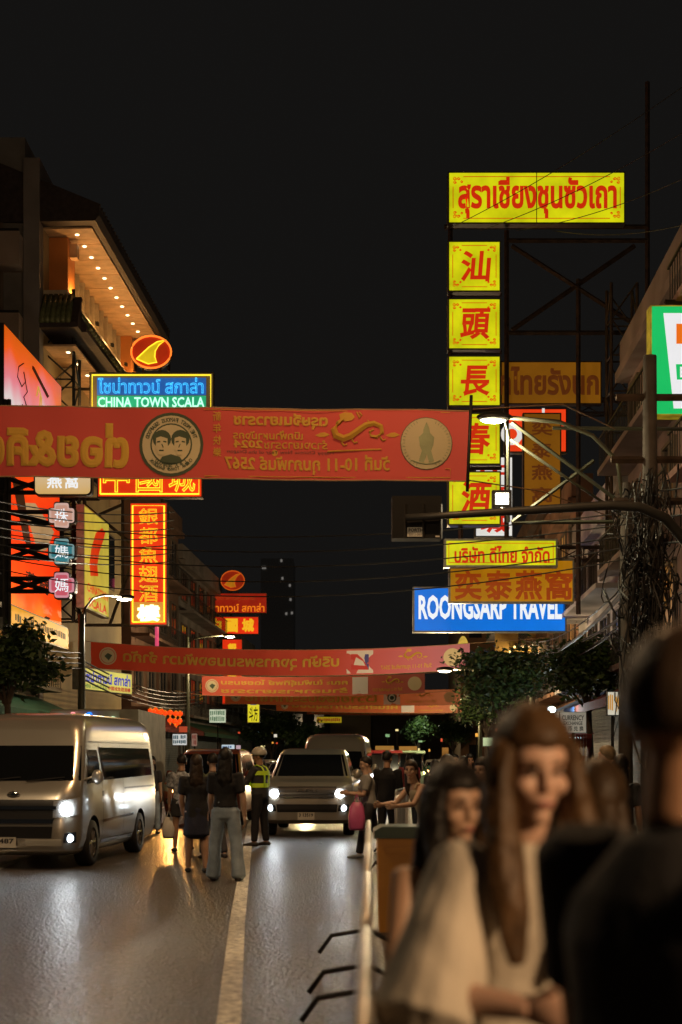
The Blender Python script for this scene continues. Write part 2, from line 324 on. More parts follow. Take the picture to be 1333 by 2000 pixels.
def lamp(kind, loc, power, col, rad=.1, to=None, cone=120, blend=.6, name='lamp_light'):
    d = bpy.data.lights.new(name, kind); d.energy = power; d.color = col; d.shadow_soft_size = rad; o = bpy.data.objects.new(name, d); link(o); o.location = loc
    if kind == 'SPOT': d.spot_size = R(cone); d.spot_blend = blend
    if to is not None: o.rotation_euler = (Vector(to) - Vector(loc)).to_track_quat('-Z', 'Y').to_euler()
    return o
hotel()
# buildings closing the street where it bends, and the far tower with a few lit windows
def far_block(x0, x1, Y, h, m, label, d=14, wins=(), roofz=None):
    a = P(x0, HY, Y).x; c = P(x1, HY, Y).x; rt = root('far_building', ((a + c) / 2, Y, 0), label, 'building')
    b = MB(); b.box((a, Y, 0), (c, Y + d, h)); b.build('wall', m, rt)
    b = MB(); b.box((a - .2, Y - .3, h + .003), (c + .2, Y + d, h + .5)); b.build('parapet', m, rt)
    nx = max(2, int((c - a) / 3)); nz = max(1, int(h / 3.5)); lit = set(wins)
    for i in range(nx):
        for j in range(nz):
            x = a + (i + .3) * (c - a) / nx; z = 1.2 + j * h / nz; b = MB(); b.box((x, Y - .08, z), (x + (c - a) / nx * .45, Y - .003, z + 1.5)); b.build('window', WARMWIN if (i, j) in lit else GLASS, rt)
    return rt
DK = mat('dark_plaster', (.11, .09, .07), .9, var=.4, vs=.3)
far_block(560, 644, 165, 7.5, DK, 'dark building behind the yellow sign at the road bend', wins={(1, 0)})
far_block(645, 728, 172, 6.4, mat('cream_plaster', (.6, .52, .34), .85, var=.2, vs=.3), 'plain cream building closing the street above the second van', wins=())
far_block(729, 905, 160, 6.5, DK, 'dark shophouse closing the street behind the small lit trees', wins={(2, 0)})
far_block(470, 558, 150, 8, DK, 'dark building behind the narrow yellow vertical sign')
far_block(900, 1010, 125, 14, mat('brown_plaster', (.28, .14, .07), .85, var=.3, vs=.3), 'brown building under the blue travel sign at the far right bend', wins={(1, 1)})
fb = root('far_tower', (P(540, 0, 420).x, 420, 0), 'unlit high rise standing in the night sky beyond the street', 'building'); q = wl(fb); b = MB(); b.box((q.x - 4.4, 420, 0), (q.x + 4.8, 440, 58)); b.build('wall', mat('night_tower', (.85, .83, .8), .9), fb)
for i, (x, z) in enumerate(((-4, 55), (-3.4, 55), (1.2, 57), (3.6, 50), (3.8, 46), (2.6, 42), (4.2, 42.2), (1.5, 52))): b = MB(); b.box((q.x + x, 419.9, z), (q.x + x + .5, 419.98, z + .7)); b.build('window', glow('far_window', (120, 116, 110), .8, 0), fb)
# ---------------- signs ----------------
UX, UZ, NY = Vector((1, 0, 0)), Vector((0, 0, 1)), Vector((0, -1, 0))
def rrect(w, h, r, k=4):
    p = []
    for cx, cy_, a in ((w - r, h - r, 0), (r, h - r, 90), (r, r, 180), (w - r, r, 270)):
        for i in range(k + 1): t = R(a + 90 * i / k); p.append((cx + r * math.cos(t), cy_ + r * math.sin(t)))
    return p
def marks(s, x0, y0, x1, y1, rows, m, cols=9):      # print too small to read in the photograph: rows of uneven dark strokes
    b = MB(); hh = (y1 - y0) / rows; rg = random.Random(int(x0 * 7 + y0))
    for i in range(rows):
        for j in range(cols):
            if rg.random() < .14: continue
            w_ = (x1 - x0) / cols; xa = x0 + j * w_; ya = y0 + i * hh + hh * rg.uniform(.05, .2); yb = y0 + (i + 1) * hh - hh * rg.uniform(.1, .25); p = s.loc(xa, yb); q = s.loc(xa + w_ * rg.uniform(.55, .8), ya)
            b.fbox(s.o, s.u, s.n, (p[0], p[1], .013), (q[0], q[1], .017))
            r_ = s.loc(xa + w_ * .25, (ya + yb) / 2)
    b.build('small_print', m, s.rt)
class Sign:
    def __init__(s, name, label, x0, y0, x1, y1, Y, depth, face, cab, Y2=None, r=0., rim=.05, cat='sign', group=None, facename='face'):
        s.x0, s.y1 = x0, y1; s.o = P(x0, y1, Y); s.k = Y / F; s.h = (y1 - y0) * s.k
        e = P(x1, y1, Y2 or Y); d = e - s.o; d.z = 0; s.w = d.length; s.u = d.normalized(); s.n = Vector((s.u.y, -s.u.x, 0)); s.kx = s.w / (x1 - x0)
        s.rt = root(name, s.o + s.u * s.w / 2 - s.n * depth / 2, label, cat, group)
        b = MB()
        if r: b.prism(rrect(s.w, s.h, r), s.o, s.u, UZ, s.n, -depth, -.004)
        else: b.fbox(s.o, s.u, s.n, (0, 0, -depth), (s.w, s.h, -.004))
        b.build('cabinet', cab, s.rt)
        b = MB()
        if r: b.prism([(x + rim, y + rim) for x, y in rrect(s.w - 2 * rim, s.h - 2 * rim, r * .85)], s.o, s.u, UZ, s.n, -.003, .012)
        else: b.fbox(s.o, s.u, s.n, (rim, rim, -.003), (s.w - rim, s.h - rim, .012))
        s.face = b.build(facename, face, s.rt)
    def loc(s, px, py): return ((px - s.x0) * s.kx, (s.y1 - py) * s.k)
    def text(s, t, x0, y0, x1, y1, m, bold=.02, neon=0., mirror=False, keep=False, lift=.016, name='lettering', shear=0.):
        a = s.loc(x0, y1); c = s.loc(x1, y0); b = MB(); letters(b, t, s.o, s.u, s.n, a[0], a[1], c[0], c[1], bold, neon, mirror, lift, keep, shear=shear); return b.build(name, m, s.rt)
    def column(s, chars, x0, y0, x1, y1, m, gap=.12, **kw):
        k = len(chars); hh = (y1 - y0) / k
        for i, c in enumerate(chars): s.text(c, x0, y0 + i * hh + hh * gap / 2, x1, y0 + (i + 1) * hh - hh * gap / 2, m, **kw)
    def border(s, inset, wd, m, name='border', corner=0., lift=.016, neon=False):
        b = MB(); i = inset; w, h = s.w, s.h; q = lambda x, y: s.o + s.u * x + UZ * y + s.n * (lift + wd * .6)
        if neon: b.tube([q(i, i), q(w - i, i), q(w - i, h - i), q(i, h - i), q(i, i)], wd, 5)
        else:
            c = corner
            for a, e in (((i + c, i), (w - i - c, i + wd)), ((i + c, h - i - wd), (w - i - c, h - i)), ((i, i + c), (i + wd, h - i - c)), ((w - i - wd, i + c), (w - i, h - i - c))): b.fbox(s.o, s.u, s.n, (a[0], a[1], lift - .01), (e[0], e[1], lift))
        b.build(name, m, s.rt)
        if corner and not neon:                       # scrollwork in the corners
            for sx in (0, 1):
                for sy in (0, 1):
                    b = MB()
                    for t in range(4):
                        cx = i + corner * (.2, .55, .2, .85)[t]; cy_ = i + corner * (.2, .2, .55, .5)[t]; rr = corner * (.2, .16, .16, .12)[t]; pts = []
                        for j in range(11): a = j * .85; r_ = rr * (1 - j / 14); x = cx + r_ * math.cos(a); y = cy_ + r_ * math.sin(a); x = w - x if sx else x; y = h - y if sy else y; pts.append(s.o + s.u * x + UZ * y + s.n * (lift + .002))
                        b.tube(pts, wd * .55, 4)
                    b.build('corner_scroll', m, s.rt)
YEL = glow('yellow_lightbox', (206, 205, 14), 1, .28, 1.4); REDP = mat('red_paint_on_lightbox', (.5, .04, .01), .5, em=srgb(196, 40, 8), es=.95, var=.1)
CAB = mat('sign_cabinet_metal', (.09, .08, .06), .45, .6, var=.3)
# the tall yellow column on the right
s = Sign('thai_sign_board', 'wide yellow light box with red Thai lettering, topmost on the right', 875, 335, 1222, 437, 48, .45, YEL, CAB); s.border(.16, .022, REDP, corner=.34)
s.text('สุราเชียงชุนซัวเถา', 895, 346, 1205, 426, REDP, .035)
b = MB(); b.fbox(s.o, s.u, s.n, (s.w / 2 - .012, .04, .0125), (s.w / 2 + .012, s.h - .04, .02)); b.build('panel_seam', CAB, s.rt)
for c, ya, yb, lb in (('汕', 470, 570, 'first'), ('頭', 582, 683, 'second'), ('長', 694, 794, 'third'), ('春', 806, 908, 'fourth'), ('酒', 920, 1026, 'lowest')):
    s = Sign('square_sign', 'square yellow light box with red Chinese character, %s in the tall column' % lb, 875, ya, 979, yb, 48, .45, YEL, CAB, group='square light boxes of the tall sign column'); s.border(.15, .02, REDP, corner=.3)
    s.text(c, 898, ya + 20, 956, yb - 20, REDP, .028, shear=.08)
s = Sign('thai_sign_board', 'narrow yellow light box with red Thai lettering just under the tall column', 868, 1052, 1090, 1108, 47.6, .35, YEL, GALV, rim=.07); s.border(.14, .018, REDP); s.text('บริษัท ดีไทย จำกัด', 888, 1066, 1074, 1100, REDP, .03)
BRN = mat('ochre_sign_paint', (.6, .3, .015), .5, var=.15); BRT = mat('dark_red_sign_paint', (.25, .06, .015), .5, em=srgb(120, 40, 10), es=.15)
OCH = mat('dim_ochre_lightbox', (.5, .28, .02), .5, em=srgb(178, 116, 8), es=.75, var=.3, vs=.6); OCT = mat('rust_red_on_ochre', (.3, .07, .015), .5, em=srgb(148, 56, 8), es=.8, var=.1)
s = Sign('chinese_sign_board', 'ochre board with four large red Chinese characters above the blue sign', 877, 1092, 1122, 1178, 50, .3, OCH, GALV, rim=.06)
for i, c in enumerate('奕泰燕窩'): s.text(c, 888 + i * 59, 1114, 942 + i * 59, 1172, OCT, .03)
DOC = mat('ochre_board_added_glow', (.5, .26, .02), .5, em=srgb(112, 68, 8), es=.8, var=.25, vs=.5); DOT = mat('dark_lettering_added_glow', (.22, .08, .02), .5, em=srgb(80, 36, 8), es=.75, var=.1)  # boards carry no lamps; emission stands in for light falling on them
s = Sign('thai_sign_board', 'dim ochre board with brown Thai lettering right of the tall column', 978, 705, 1176, 790, 51, .3, DOC, STEEL); s.text('รักไทยรังนก', 950, 716, 1170, 772, DOT, .035)
s = Sign('chinese_sign_board', 'dim ochre vertical board with brown Chinese characters behind the lamp arm', 1022, 806, 1097, 991, 51.4, .3, DOC, STEEL)
s.column('奕泰燕窩', 1038, 814, 1080, 988, DOT, gap=.3, bold=.025)
RLB = glow('red_lightbox', (232, 62, 22), 1, .15); WLB = glow('white_lightbox', (225, 222, 215), 1, .12); RDL = glow('red_on_white', (205, 40, 20), .9, 0)
s = Sign('red_light_box', 'bright red light box behind the lamp arm and the vertical ochre board', 985, 797, 1108, 884, 56, .4, RLB, CAB)
b = MB(); a = s.loc(1000, 848); b.prism([(a[0] + .42 * math.cos(t * .45), a[1] + .42 * math.sin(t * .45)) for t in range(14)], s.o, s.u, UZ, s.n, .012, .03); b.build('white_disc', WLB, s.rt); b = MB(); b.prism([(a[0] + .2 * math.cos(t * .45), a[1] + .2 * math.sin(t * .45)) for t in range(14)], s.o, s.u, UZ, s.n, .03, .04); b.build('red_dot', RLB, s.rt)
b = MB(); a = s.loc(1059, 808); b.fbox(s.o, s.u, s.n, (a[0], a[1], .013), (a[0] + .1, a[1] + .2, .03)); b.build('white_mark', WLB, s.rt)
s = Sign('white_light_box', 'white vertical light box with red characters half hidden behind the yellow column', 928, 891, 1003, 1049, 57, .4, WLB, CAB)
s.column('中國城', 938, 896, 996, 1046, RDL, gap=.2, bold=.03)
BLU = glow('blue_lightbox', (12, 112, 216), 1, .16, .5); WTX = glow('white_on_lightbox', (238, 242, 246), 1, 0)
s = Sign('travel_sign', 'wide blue light box reading ROONGSARP TRAVEL in white', 807, 1146, 1107, 1235, 56, .4, BLU, GALV, rim=.06); s.text('ROONGSARP TRAVEL', 818, 1162, 1098, 1210, WTX, .035)
# convenience store sign at the right edge
GRN = glow('green_lightbox', (20, 186, 96), 1, .08); ORG = glow('orange_on_lightbox', (226, 106, 22), 1, 0); REDB = glow('red_on_lightbox', (214, 40, 30), 1, 0)
s = Sign('store_sign', 'green and white store light box cut off by the right edge', 1271, 596, 1424, 811, 32, .42, GRN, mat('sign_side_painted_lit', (.5, .42, .1), .4, .3, em=srgb(150, 130, 20), es=.5, var=.5, vs=4), rim=.03)  # cabinet side: yellow light on it put into base colour and emission
a = [s.loc(*q) for q in ((1296, 612), (1404, 612), (1388, 798), (1316, 798))]; b = MB(); b.prism(a, s.o, s.u, UZ, s.n, .012, .02); b.build('white_field', glow('white_field', (228, 230, 234), 1, .05), s.rt)
def poly(s, pts, m, name, l0=.0205, l1=.028): b = MB(); b.prism([s.loc(*q) for q in pts], s.o, s.u, UZ, s.n, l0, l1); return b.build(name, m, s.rt)
poly(s, ((1321, 633), (1385, 633), (1385, 672), (1321, 672)), ORG, 'numeral_bar'); poly(s, ((1385, 672), (1352, 672), (1336, 788), (1364, 788)), REDB, 'numeral_leg')
poly(s, ((1320, 712), (1398, 712), (1396, 742), (1322, 742)), GRN, 'word_band', .0285, .032); s.text('ELEVEN', 1328, 717, 1394, 738, glow('white_field', (228, 230, 234)), .04, lift=.034)

# ---- steel lattice frames that carry the signs ----
def lattice(name, label, p0, p1, w, m, step=.9, chord=.05, group=None, up=None):
    p0, p1 = Vector(p0), Vector(p1); d = (p1 - p0); L = d.length; d.normalize(); h = Vector((0, 1, 0)) if abs(d.y) < .8 else Vector((1, 0, 0)); a = d.cross(h).normalized() * w / 2; c = d.cross(a).normalized() * w / 2
    rt = root(name, p0, label, 'sign frame', group); cs = [a + c, a - c, -a - c, c - a]
    for q in cs: b = MB(); b.beam(p0 + q, p1 + q, chord); b.build('chord', m, rt)
    k = max(1, int(L / step)); b = MB()
    for i in range(k):
        e0, e1 = p0 + d * (L * i / k), p0 + d * (L * (i + 1) / k)
        for j in range(4):
            q0, q1 = cs[j], cs[(j + 1) % 4]
            if i % 2: q0, q1 = q1, q0
            b.beam(e0 + q0, e1 + q1, chord * .55); b.beam(e0 + cs[j], e0 + cs[(j + 1) % 4], chord * .55)
    b.build('bracing', m, rt); return rt
def strut(name, label, segs, w, m, group=None, cat='sign frame'):
    base = min((Vector(p) for s_ in segs for p in s_), key=lambda q: q.z); rt = root(name, base, label, cat, group)
    for a, c in segs: b = MB(); b.beam(Vector(a), Vector(c), w); b.build('bar', m, rt)
    return rt
Y = 48.45
strut('steel_sign_frame', 'steel post and cross braces carrying the tall yellow sign column', [(P(990, 450, Y), P(990, 1060, Y)), (P(868, 443, Y), P(1265, 443, Y)), (P(880, 1030, Y), P(880, 440, Y)), (P(980, 575, Y), P(880, 575, Y)), (P(980, 688, Y), P(880, 688, Y)), (P(980, 800, Y), P(880, 800, Y)), (P(980, 914, Y), P(880, 914, Y)),
    (P(990, 470, Y), P(1265, 470, Y)), (P(990, 650, Y), P(1265, 650, Y)), (P(1000, 480, Y), P(1250, 640, Y)), (P(1000, 645, Y), P(1240, 480, Y)), (P(1265, 1100, Y), P(1265, 160, Y)), (P(1130, 545, Y), P(1130, 1200, Y)), (P(900, 1030, Y), P(900, 1092, Y)), (P(1060, 1045, Y), P(1060, 1092, Y))], .11, STEEL)
lattice('lattice_mast', 'rusty lattice mast beside the dim Thai board', P(1215, 1120, 46.5), P(1215, 560, 46.5), .8, STEEL, 1.1, .07)
lattice('sign_lattice', 'lattice frame reaching from the right facade to the dim Thai board', P(1130, 795, 51.8), P(1290, 795, 51.8), .5, STEEL, .8, .05)
lattice('sign_lattice', 'lattice frame behind the ochre Chinese board above the blue sign', P(1000, 1082, 51), P(1230, 1082, 51), .45, STEEL, .8, .05)
lattice('sign_lattice', 'lattice frame carrying the blue travel sign', P(1090, 1150, 56.8), P(1190, 1150, 56.8), .6, STEEL, .8, .05)
strut('steel_sign_frame', 'steel bars tying the store sign to the right facade', [(P(1300, 590, 32.5), P(1460, 590, 33.2)), (P(1300, 815, 32.5), P(1460, 815, 33.2)), (P(1300, 812, 32.5), P(1460, 700, 33.2))], .08, DARKM)
strut('steel_sign_frame', 'short hangers holding the blue travel sign under the ochre board', [(P(905, 1140, 56.3), P(905, 1080, 56.3)), (P(1085, 1146, 56.3), P(1085, 1060, 56.3))], .07, STEEL)

# ---- left: neon restaurant signs ----
NB = glow('blue_neon', (70, 205, 255), 1.5, 0); NG = glow('green_neon', (190, 255, 225), 1.3, 0); NYL = glow('yellow_neon', (255, 226, 50), 1.5, 0); NO = glow('orange_neon', (255, 120, 40), 1.6, 0)
def lit_panel(name, rgb, es, base): return mat(name, base, .5, em=srgb(*rgb), es=es, var=.3, vs=.9)  # self-glowing face: emission stands in for neon light on the panel
PR = lit_panel('red_neon_panel', (214, 44, 6), .95, (.6, .05, .01))
Y = 60
s = Sign('neon_sign', 'neon sign with blue Thai and green English lettering above the near banner', 175, 727, 418, 872, Y, .5, lit_panel('dark_neon_panel', (70, 60, 34), .9, (.2, .16, .08)), CAB)
s.border(.12, .035, NYL, neon=True)
poly(s, ((190, 738), (403, 738), (403, 772), (190, 772)), lit_panel('blue_washed_panel', (24, 84, 160), .9, (.05, .2, .5)), 'blue_band', .0125, .016); poly(s, ((190, 773), (403, 773), (403, 798), (190, 798)), lit_panel('green_washed_panel', (30, 168, 112), .9, (.05, .4, .25)), 'green_band', .0125, .016)
s.text('ไชน่าทาวน์ สกาล่า', 192, 738, 398, 769, NB, 0, neon=.014, lift=.05); s.text('CHINA TOWN SCALA', 192, 776, 400, 796, NG, .02, lift=.05)
def fin_logo(px, py, rx, ry, Y, label, dim=1., sup=None):
    c = P(px, py, Y); k = Y / F; rt = root('oval_neon_logo', c, label, 'sign'); b = MB(); el = lambda f_, m_=28: [(rx * k * f_ * math.cos(t * 2 * math.pi / m_), ry * k * f_ * math.sin(t * 2 * math.pi / m_)) for t in range(m_)]
    b.prism(el(1), c, UX, UZ, NY, -.3, 0); b.build('cabinet', CAB, rt)
    b = MB(); b.prism(el(.96), c, UX, UZ, NY, .002, .012); b.build('face', lit_panel('maroon_panel_%d' % (dim * 10), (150, 34, 8), dim, (.4, .04, .01)), rt)
    b = MB(); b.tube([c + UX * x + UZ * y + NY * .05 for x, y in el(.95) + el(.95)[:1]], .04, 6); b.build('neon_ring', NO if dim > .7 else glow('dim_orange_neon', (190, 80, 20), 1, 0), rt)
    fin = [(-.72, -.42), (-.45, -.1), (-.1, .3), (.3, .62), (.72, .72), (.38, .42), (.2, .05), (.18, -.3), (.28, -.62), (-.15, -.72)]
    fp = [(x * rx * k * .98, y * ry * k * .98) for x, y in fin]; b = MB(); b.prism(fp, c, UX, UZ, NY, .013, .03); b.build('fin_shape', lit_panel('yellow_fin_%d' % (dim * 10), (200, 170, 18) if dim > .7 else (190, 110, 14), dim, (.5, .4, .05)), rt)
    b = MB(); b.tube([c + UX * x + UZ * y + NY * .05 for x, y in fp + fp[:1]], .022, 5); b.build('fin_neon', NYL if dim > .7 else MATS['dim_orange_neon'], rt)
    b = MB(); b.beam(c + Vector((-.35, .15, -ry * k * .9)), c + Vector((-.35, .15, -ry * k - .35)), .06); b.beam(c + Vector((.35, .15, -ry * k * .9)), c + Vector((.35, .15, -ry * k - .35)), .06); b.build('bracket', STEEL, rt)
fin_logo(296, 688, 41, 33, 60, 'oval orange neon logo with yellow fin above the blue neon sign')
s = Sign('neon_sign', 'red neon board with three yellow Chinese characters cut by the near banner', 190, 884, 396, 972, Y, .5, PR, CAB); s.border(.14, .035, NYL, neon=True)
RY = lit_panel('yellow_letter_fill', (205, 120, 6), .95, (.5, .3, .02))
for i, c in enumerate('中國城'): x = 202 + i * 64; s.text(c, x, 898, x + 52, 962, NYL, 0, neon=.01, lift=.05); s.text(c, x, 898, x + 52, 962, RY, .012, lift=.02)
s = Sign('neon_sign', 'tall vertical red neon board with six yellow Chinese characters', 253, 981, 328, 1222, Y, .5, PR, CAB); s.border(.14, .035, NYL, neon=True)
for i, c in enumerate('銀都魚翅酒'):
    y = 993 + i * 37.5; s.text(c, 272, y, 309, y + 32, NYL, 0, neon=.006, lift=.05); s.text(c, 272, y, 309, y + 32, RY, .0, lift=.02)
s.text('樓', 268, 1181, 313, 1214, glow('overbright_neon', (255, 250, 170), 3, 0), .05, lift=.05); poly(s, ((262, 1176), (319, 1176), (319, 1216), (262, 1216)), lit_panel('amber_panel', (200, 130, 40), .9, (.5, .3, .1)), 'lit_patch', .0125, .016)
strut('steel_sign_frame', 'steel ties between the neon boards and the left facade', [(P(180, 760, 60.6), P(120, 760, 61)), (P(195, 975, 60.6), P(60, 975, 61)), (P(240, 872, 60.6), P(240, 1224, 60.6)), (P(345, 872, 60.6), P(345, 884, 60.6)), (P(318, 872, 60.6), P(318, 981, 60.6)), (P(160, 1221, 60.6), P(325, 1221, 60.6)), (P(215, 1220, 60.6), P(258, 1100, 60.6)), (P(165, 985, 60.6), P(255, 1060, 60.6)), (P(240, 985, 60.6), P(70, 1060, 61)), (P(330, 725, 60.6), P(330, 705, 60.6)), (P(265, 725, 60.6), P(265, 705, 60.6))], .09, STEEL)
lattice('lattice_mast', 'black lattice mast between hotel and neon signs, cut by the near banner', P(118, 1212, 59), P(118, 575, 59), 1.3, DARKM, 1.1, .09)
lattice('lattice_mast', 'thin lattice mast beside the yellow board with red fin', P(155, 1215, 57), P(155, 940, 57), .42, DARKM, .6, .05)
for x in (247, 303): b = MB(); b.tube([P(x + 4, 1130, 77), P(x + 4, 1270, 77)], .1, 8); tag(b.build('pink_neon_tube', glow('pink_neon', (214, 74, 110), .9, 0), origin=P(x + 4, 1270, 77)), 'pink neon tube on the brown facade, %s the vertical neon board' % ('below the left edge of' if x < 300 else 'right of'), 'neon tube', 'pink neon tubes')

# ---- left billboards along the facade ----
def grad(name, stops, axis=2, es=1., lo=0., hi=1.):
    m = bpy.data.materials.new(name); m.use_nodes = True; n = m.node_tree.nodes; l = m.node_tree.links; b = n['Principled BSDF']; tc = n.new('ShaderNodeTexCoord'); sp = n.new('ShaderNodeSeparateXYZ'); l.new(tc.outputs['Generated'], sp.inputs[0])
    nz = n.new('ShaderNodeTexNoise'); nz.inputs['Scale'].default_value = 2.2; l.new(tc.outputs['Generated'], nz.inputs['Vector']); ma_ = n.new('ShaderNodeMath'); ma_.operation = 'MULTIPLY_ADD'; ma_.inputs[1].default_value = .35; l.new(nz.outputs[0], ma_.inputs[0]); l.new(sp.outputs[axis], ma_.inputs[2])
    su = n.new('ShaderNodeMath'); su.operation = 'SUBTRACT'; su.inputs[1].default_value = .17; l.new(ma_.outputs[0], su.inputs[0])
    cr = n.new('ShaderNodeValToRGB'); l.new(su.outputs[0], cr.inputs[0])
    while len(cr.color_ramp.elements) < len(stops): cr.color_ramp.elements.new(.5)
    for e, (p, c) in zip(cr.color_ramp.elements, stops): e.position = p; e.color = (*srgb(*c), 1)
    l.new(cr.outputs[0], b.inputs['Emission Color']); l.new(cr.outputs[0], b.inputs['Base Color']); b.inputs['Emission Strength'].default_value = es; b.inputs['Roughness'].default_value = .4; MATS[name] = m; return m
def street_sign(name, label, lat, xa, xb, ytop, ybot, depth, face, cab, cat='sign', rim=.08):   # a board parallel to the street at a lateral offset from its axis
    Ya = lat / ((xa - 790) / F); Yb = lat / ((xb - 790) / F); return Sign(name, label, xa, ytop, xb, ybot, Ya, depth, face, cab, Y2=Yb, cat=cat, rim=rim)
Ya, Yb = 13 * F / 782, 13 * F / 668
s = Sign('billboard', 'tall lit billboard at far left, orange and pink above, red below', 8, 630, 120, 1205, Ya, .4, grad('orange_pink_print', [(0, (236, 110, 8)), (.1, (230, 66, 10)), (.3, (226, 48, 12)), (.66, (222, 52, 12)), (.74, (208, 196, 196)), (.82, (214, 116, 128)), (.92, (224, 84, 22)), (1, (200, 84, 10))]), DARKM, Y2=Yb, cat='billboard', facename='printed_face')
BK = mat('black_print', (.02, .015, .012), .5); WP = glow('pale_print', (206, 190, 170), .9, .1)
def scrib(s, pts, r, m, name):
    b = MB(); b.tube([s.o + s.u * (x * s.w) + UZ * (y * s.h) + s.n * .02 for x, y in pts], r, 4); b.build(name, m, s.rt)
scrib(s, [(.3, .93), (.22, .9), (.2, .86), (.27, .84), (.33, .87), (.3, .9), (.36, .84), (.3, .81), (.36, .78), (.4, .76), (.37, .74), (.3, .75), (.28, .78)], .025, BK, 'signature_stroke'); scrib(s, [(.45, .95), (.72, .9)], .07, mat('brown_print', (.1, .03, .02), .6), 'slogan_line'); scrib(s, [(.52, .86), (.55, .9), (.6, .87), (.62, .83), (.57, .82), (.58, .87)], .04, glow('gold_print', (220, 170, 80), .8), 'gold_stroke')
s.text('燕窩', 45, 1090, 92, 1125, mat('brown_print'), .03)
b = MB(); b.prism([(s.w * x, s.h * y) for x, y in ((.28, .43), (.5, .46), (.85, .4), (.7, .31), (.55, .29))], s.o, s.u, UZ, s.n, .013, .02); b.build('bowl_print', glow('beige_print', (176, 140, 96), .9, .3), s.rt)
b = MB(); b.prism([(s.w * x, s.h * y) for x, y in ((.1, .5), (.28, .5), (.42, .3), (.62, .27), (.55, .25), (.3, .3))], s.o, s.u, UZ, s.n, .021, .026); b.build('dark_print', mat('brown_print'), s.rt)
for yy in (.1, .07): b = MB(); b.prism([(s.w * x, s.h * y) for x, y in ((.5 + yy, .02), (.56 + yy, .02), (.68 + yy, .06), (.62 + yy, .06))], s.o, s.u, UZ, s.n, .013, .02); b.build('dark_print', mat('brown_print'), s.rt)
s = Sign('billboard_strip', 'yellow strip with black lettering along the foot of the tall billboard', 20, 1178, 134, 1230, Ya, .35, glow('gold_strip', (206, 138, 10), .9, .2), GALV, Y2=13 * F / 656, cat='sign'); marks(s, 28, 1192, 128, 1212, 1, BK, 26)
s = Sign('fin_board', 'yellow lit board with a red fin and red lettering left of the vertical neon sign', 165, 985, 213, 1186, 12 * F / 625, .3, glow('pale_yellow_lightbox', (190, 170, 60), .95, .25), GALV, Y2=12 * F / 577, rim=.06)
b = MB(); b.prism([s.loc(*q) for q in ((198, 1006), (204, 1010), (200, 1030), (192, 1060), (188, 1090), (190, 1110), (176, 1118), (174, 1095), (178, 1060), (186, 1025))], s.o, s.u, UZ, s.n, .013, .03); b.build('red_fin', glow('red_fin_print', (200, 36, 10), .95, .15), s.rt)
s.text('CHINATOWN', 170, 1134, 210, 1152, RDL, .03); s.text('SCALA', 172, 1162, 208, 1180, RDL, .03)
# clover signs on a mast
def clover(px, py, r, Y, rgb, rgb2, ch, label):
    c = P(px, py, Y); k = Y / F; rr = r * k; rt = root('clover_sign', c, label, 'sign', 'clover shaped signs on the left mast'); pts = []
    q = [(1, .42), (.62, .62), (.42, 1)]
    base = []
    for a in range(4):
        ca, sa = math.cos(a * math.pi / 2), math.sin(a * math.pi / 2)
        arc = [(1, -.4), (1, .4), (.95, .53), (.82, .58), (.62, .58), (.57, .63), (.57, .82), (.52, .95), (.4, 1)]
        base += [(x * ca - y * sa, x * sa + y * ca) for x, y in arc]
    for f_, d0, d1, m, nm in ((1., -.35, 0, DARKM, 'cabinet'), (.91, .002, .014, glow('clover_rim_%d_%d_%d' % rgb2, rgb2, .95, .1), 'face'), (.74, .0145, .02, glow('clover_%d_%d_%d' % rgb, rgb, .95, .15), 'inner_face')):
        b = MB(); b.prism([(x * rr * f_, y * rr * f_) for x, y in base], c, UX, UZ, NY, d0, d1); b.build(nm, m, rt)
    b = MB(); letters(b, ch, c, UX, NY, -rr * .5, -rr * .5, rr * .5, rr * .5, .006, lift=.024); b.build('lettering', glow('white_on_lightbox', (238, 242, 246)), rt)
clover(121, 1007, 27, 46, (200, 150, 130), (206, 170, 156), '珠', 'pale peach clover sign with white character, top of three'); clover(121, 1077, 27, 46, (52, 120, 128), (120, 150, 150), '媽', 'teal clover sign with white character, middle of three'); clover(121, 1143, 27, 46, (196, 84, 100), (206, 140, 150), '媽', 'pink clover sign with white character, lowest of three')
s = Sign('round_cornered_sign', 'beige rounded light box with white characters under the near banner', 66, 876, 180, 968, 46, .35, grad('beige_print', [(0, (196, 160, 96)), (1, (206, 190, 168))]), DARKM, r=.16); s.text('燕', 92, 926, 122, 954, WTX, .02); s.text('窩', 127, 926, 154, 954, WTX, .02)
Y = 46.5; strut('steel_sign_frame', 'black steel mast and braced arms carrying the clover signs', [(P(10, 780, Y), P(10, 1290, Y)), (P(18, 780, Y), P(18, 1290, Y)), (P(121, 968, Y), P(121, 1172, Y))] + [(P(14, y, Y), P(118, y, Y)) for y in (962, 1000, 1022, 1066, 1090, 1130, 1155)] + [(P(16, y, Y), P(95, y2, Y)) for y, y2 in ((1064, 1090), (1090, 1064), (1130, 1155), (1155, 1130), (1000, 1022), (960, 935), (935, 960))] + [(P(10, 1290, Y), P(-30, 1290, Y)), (P(10, 960, Y), P(-40, 960, Y))], .1, DARKM)
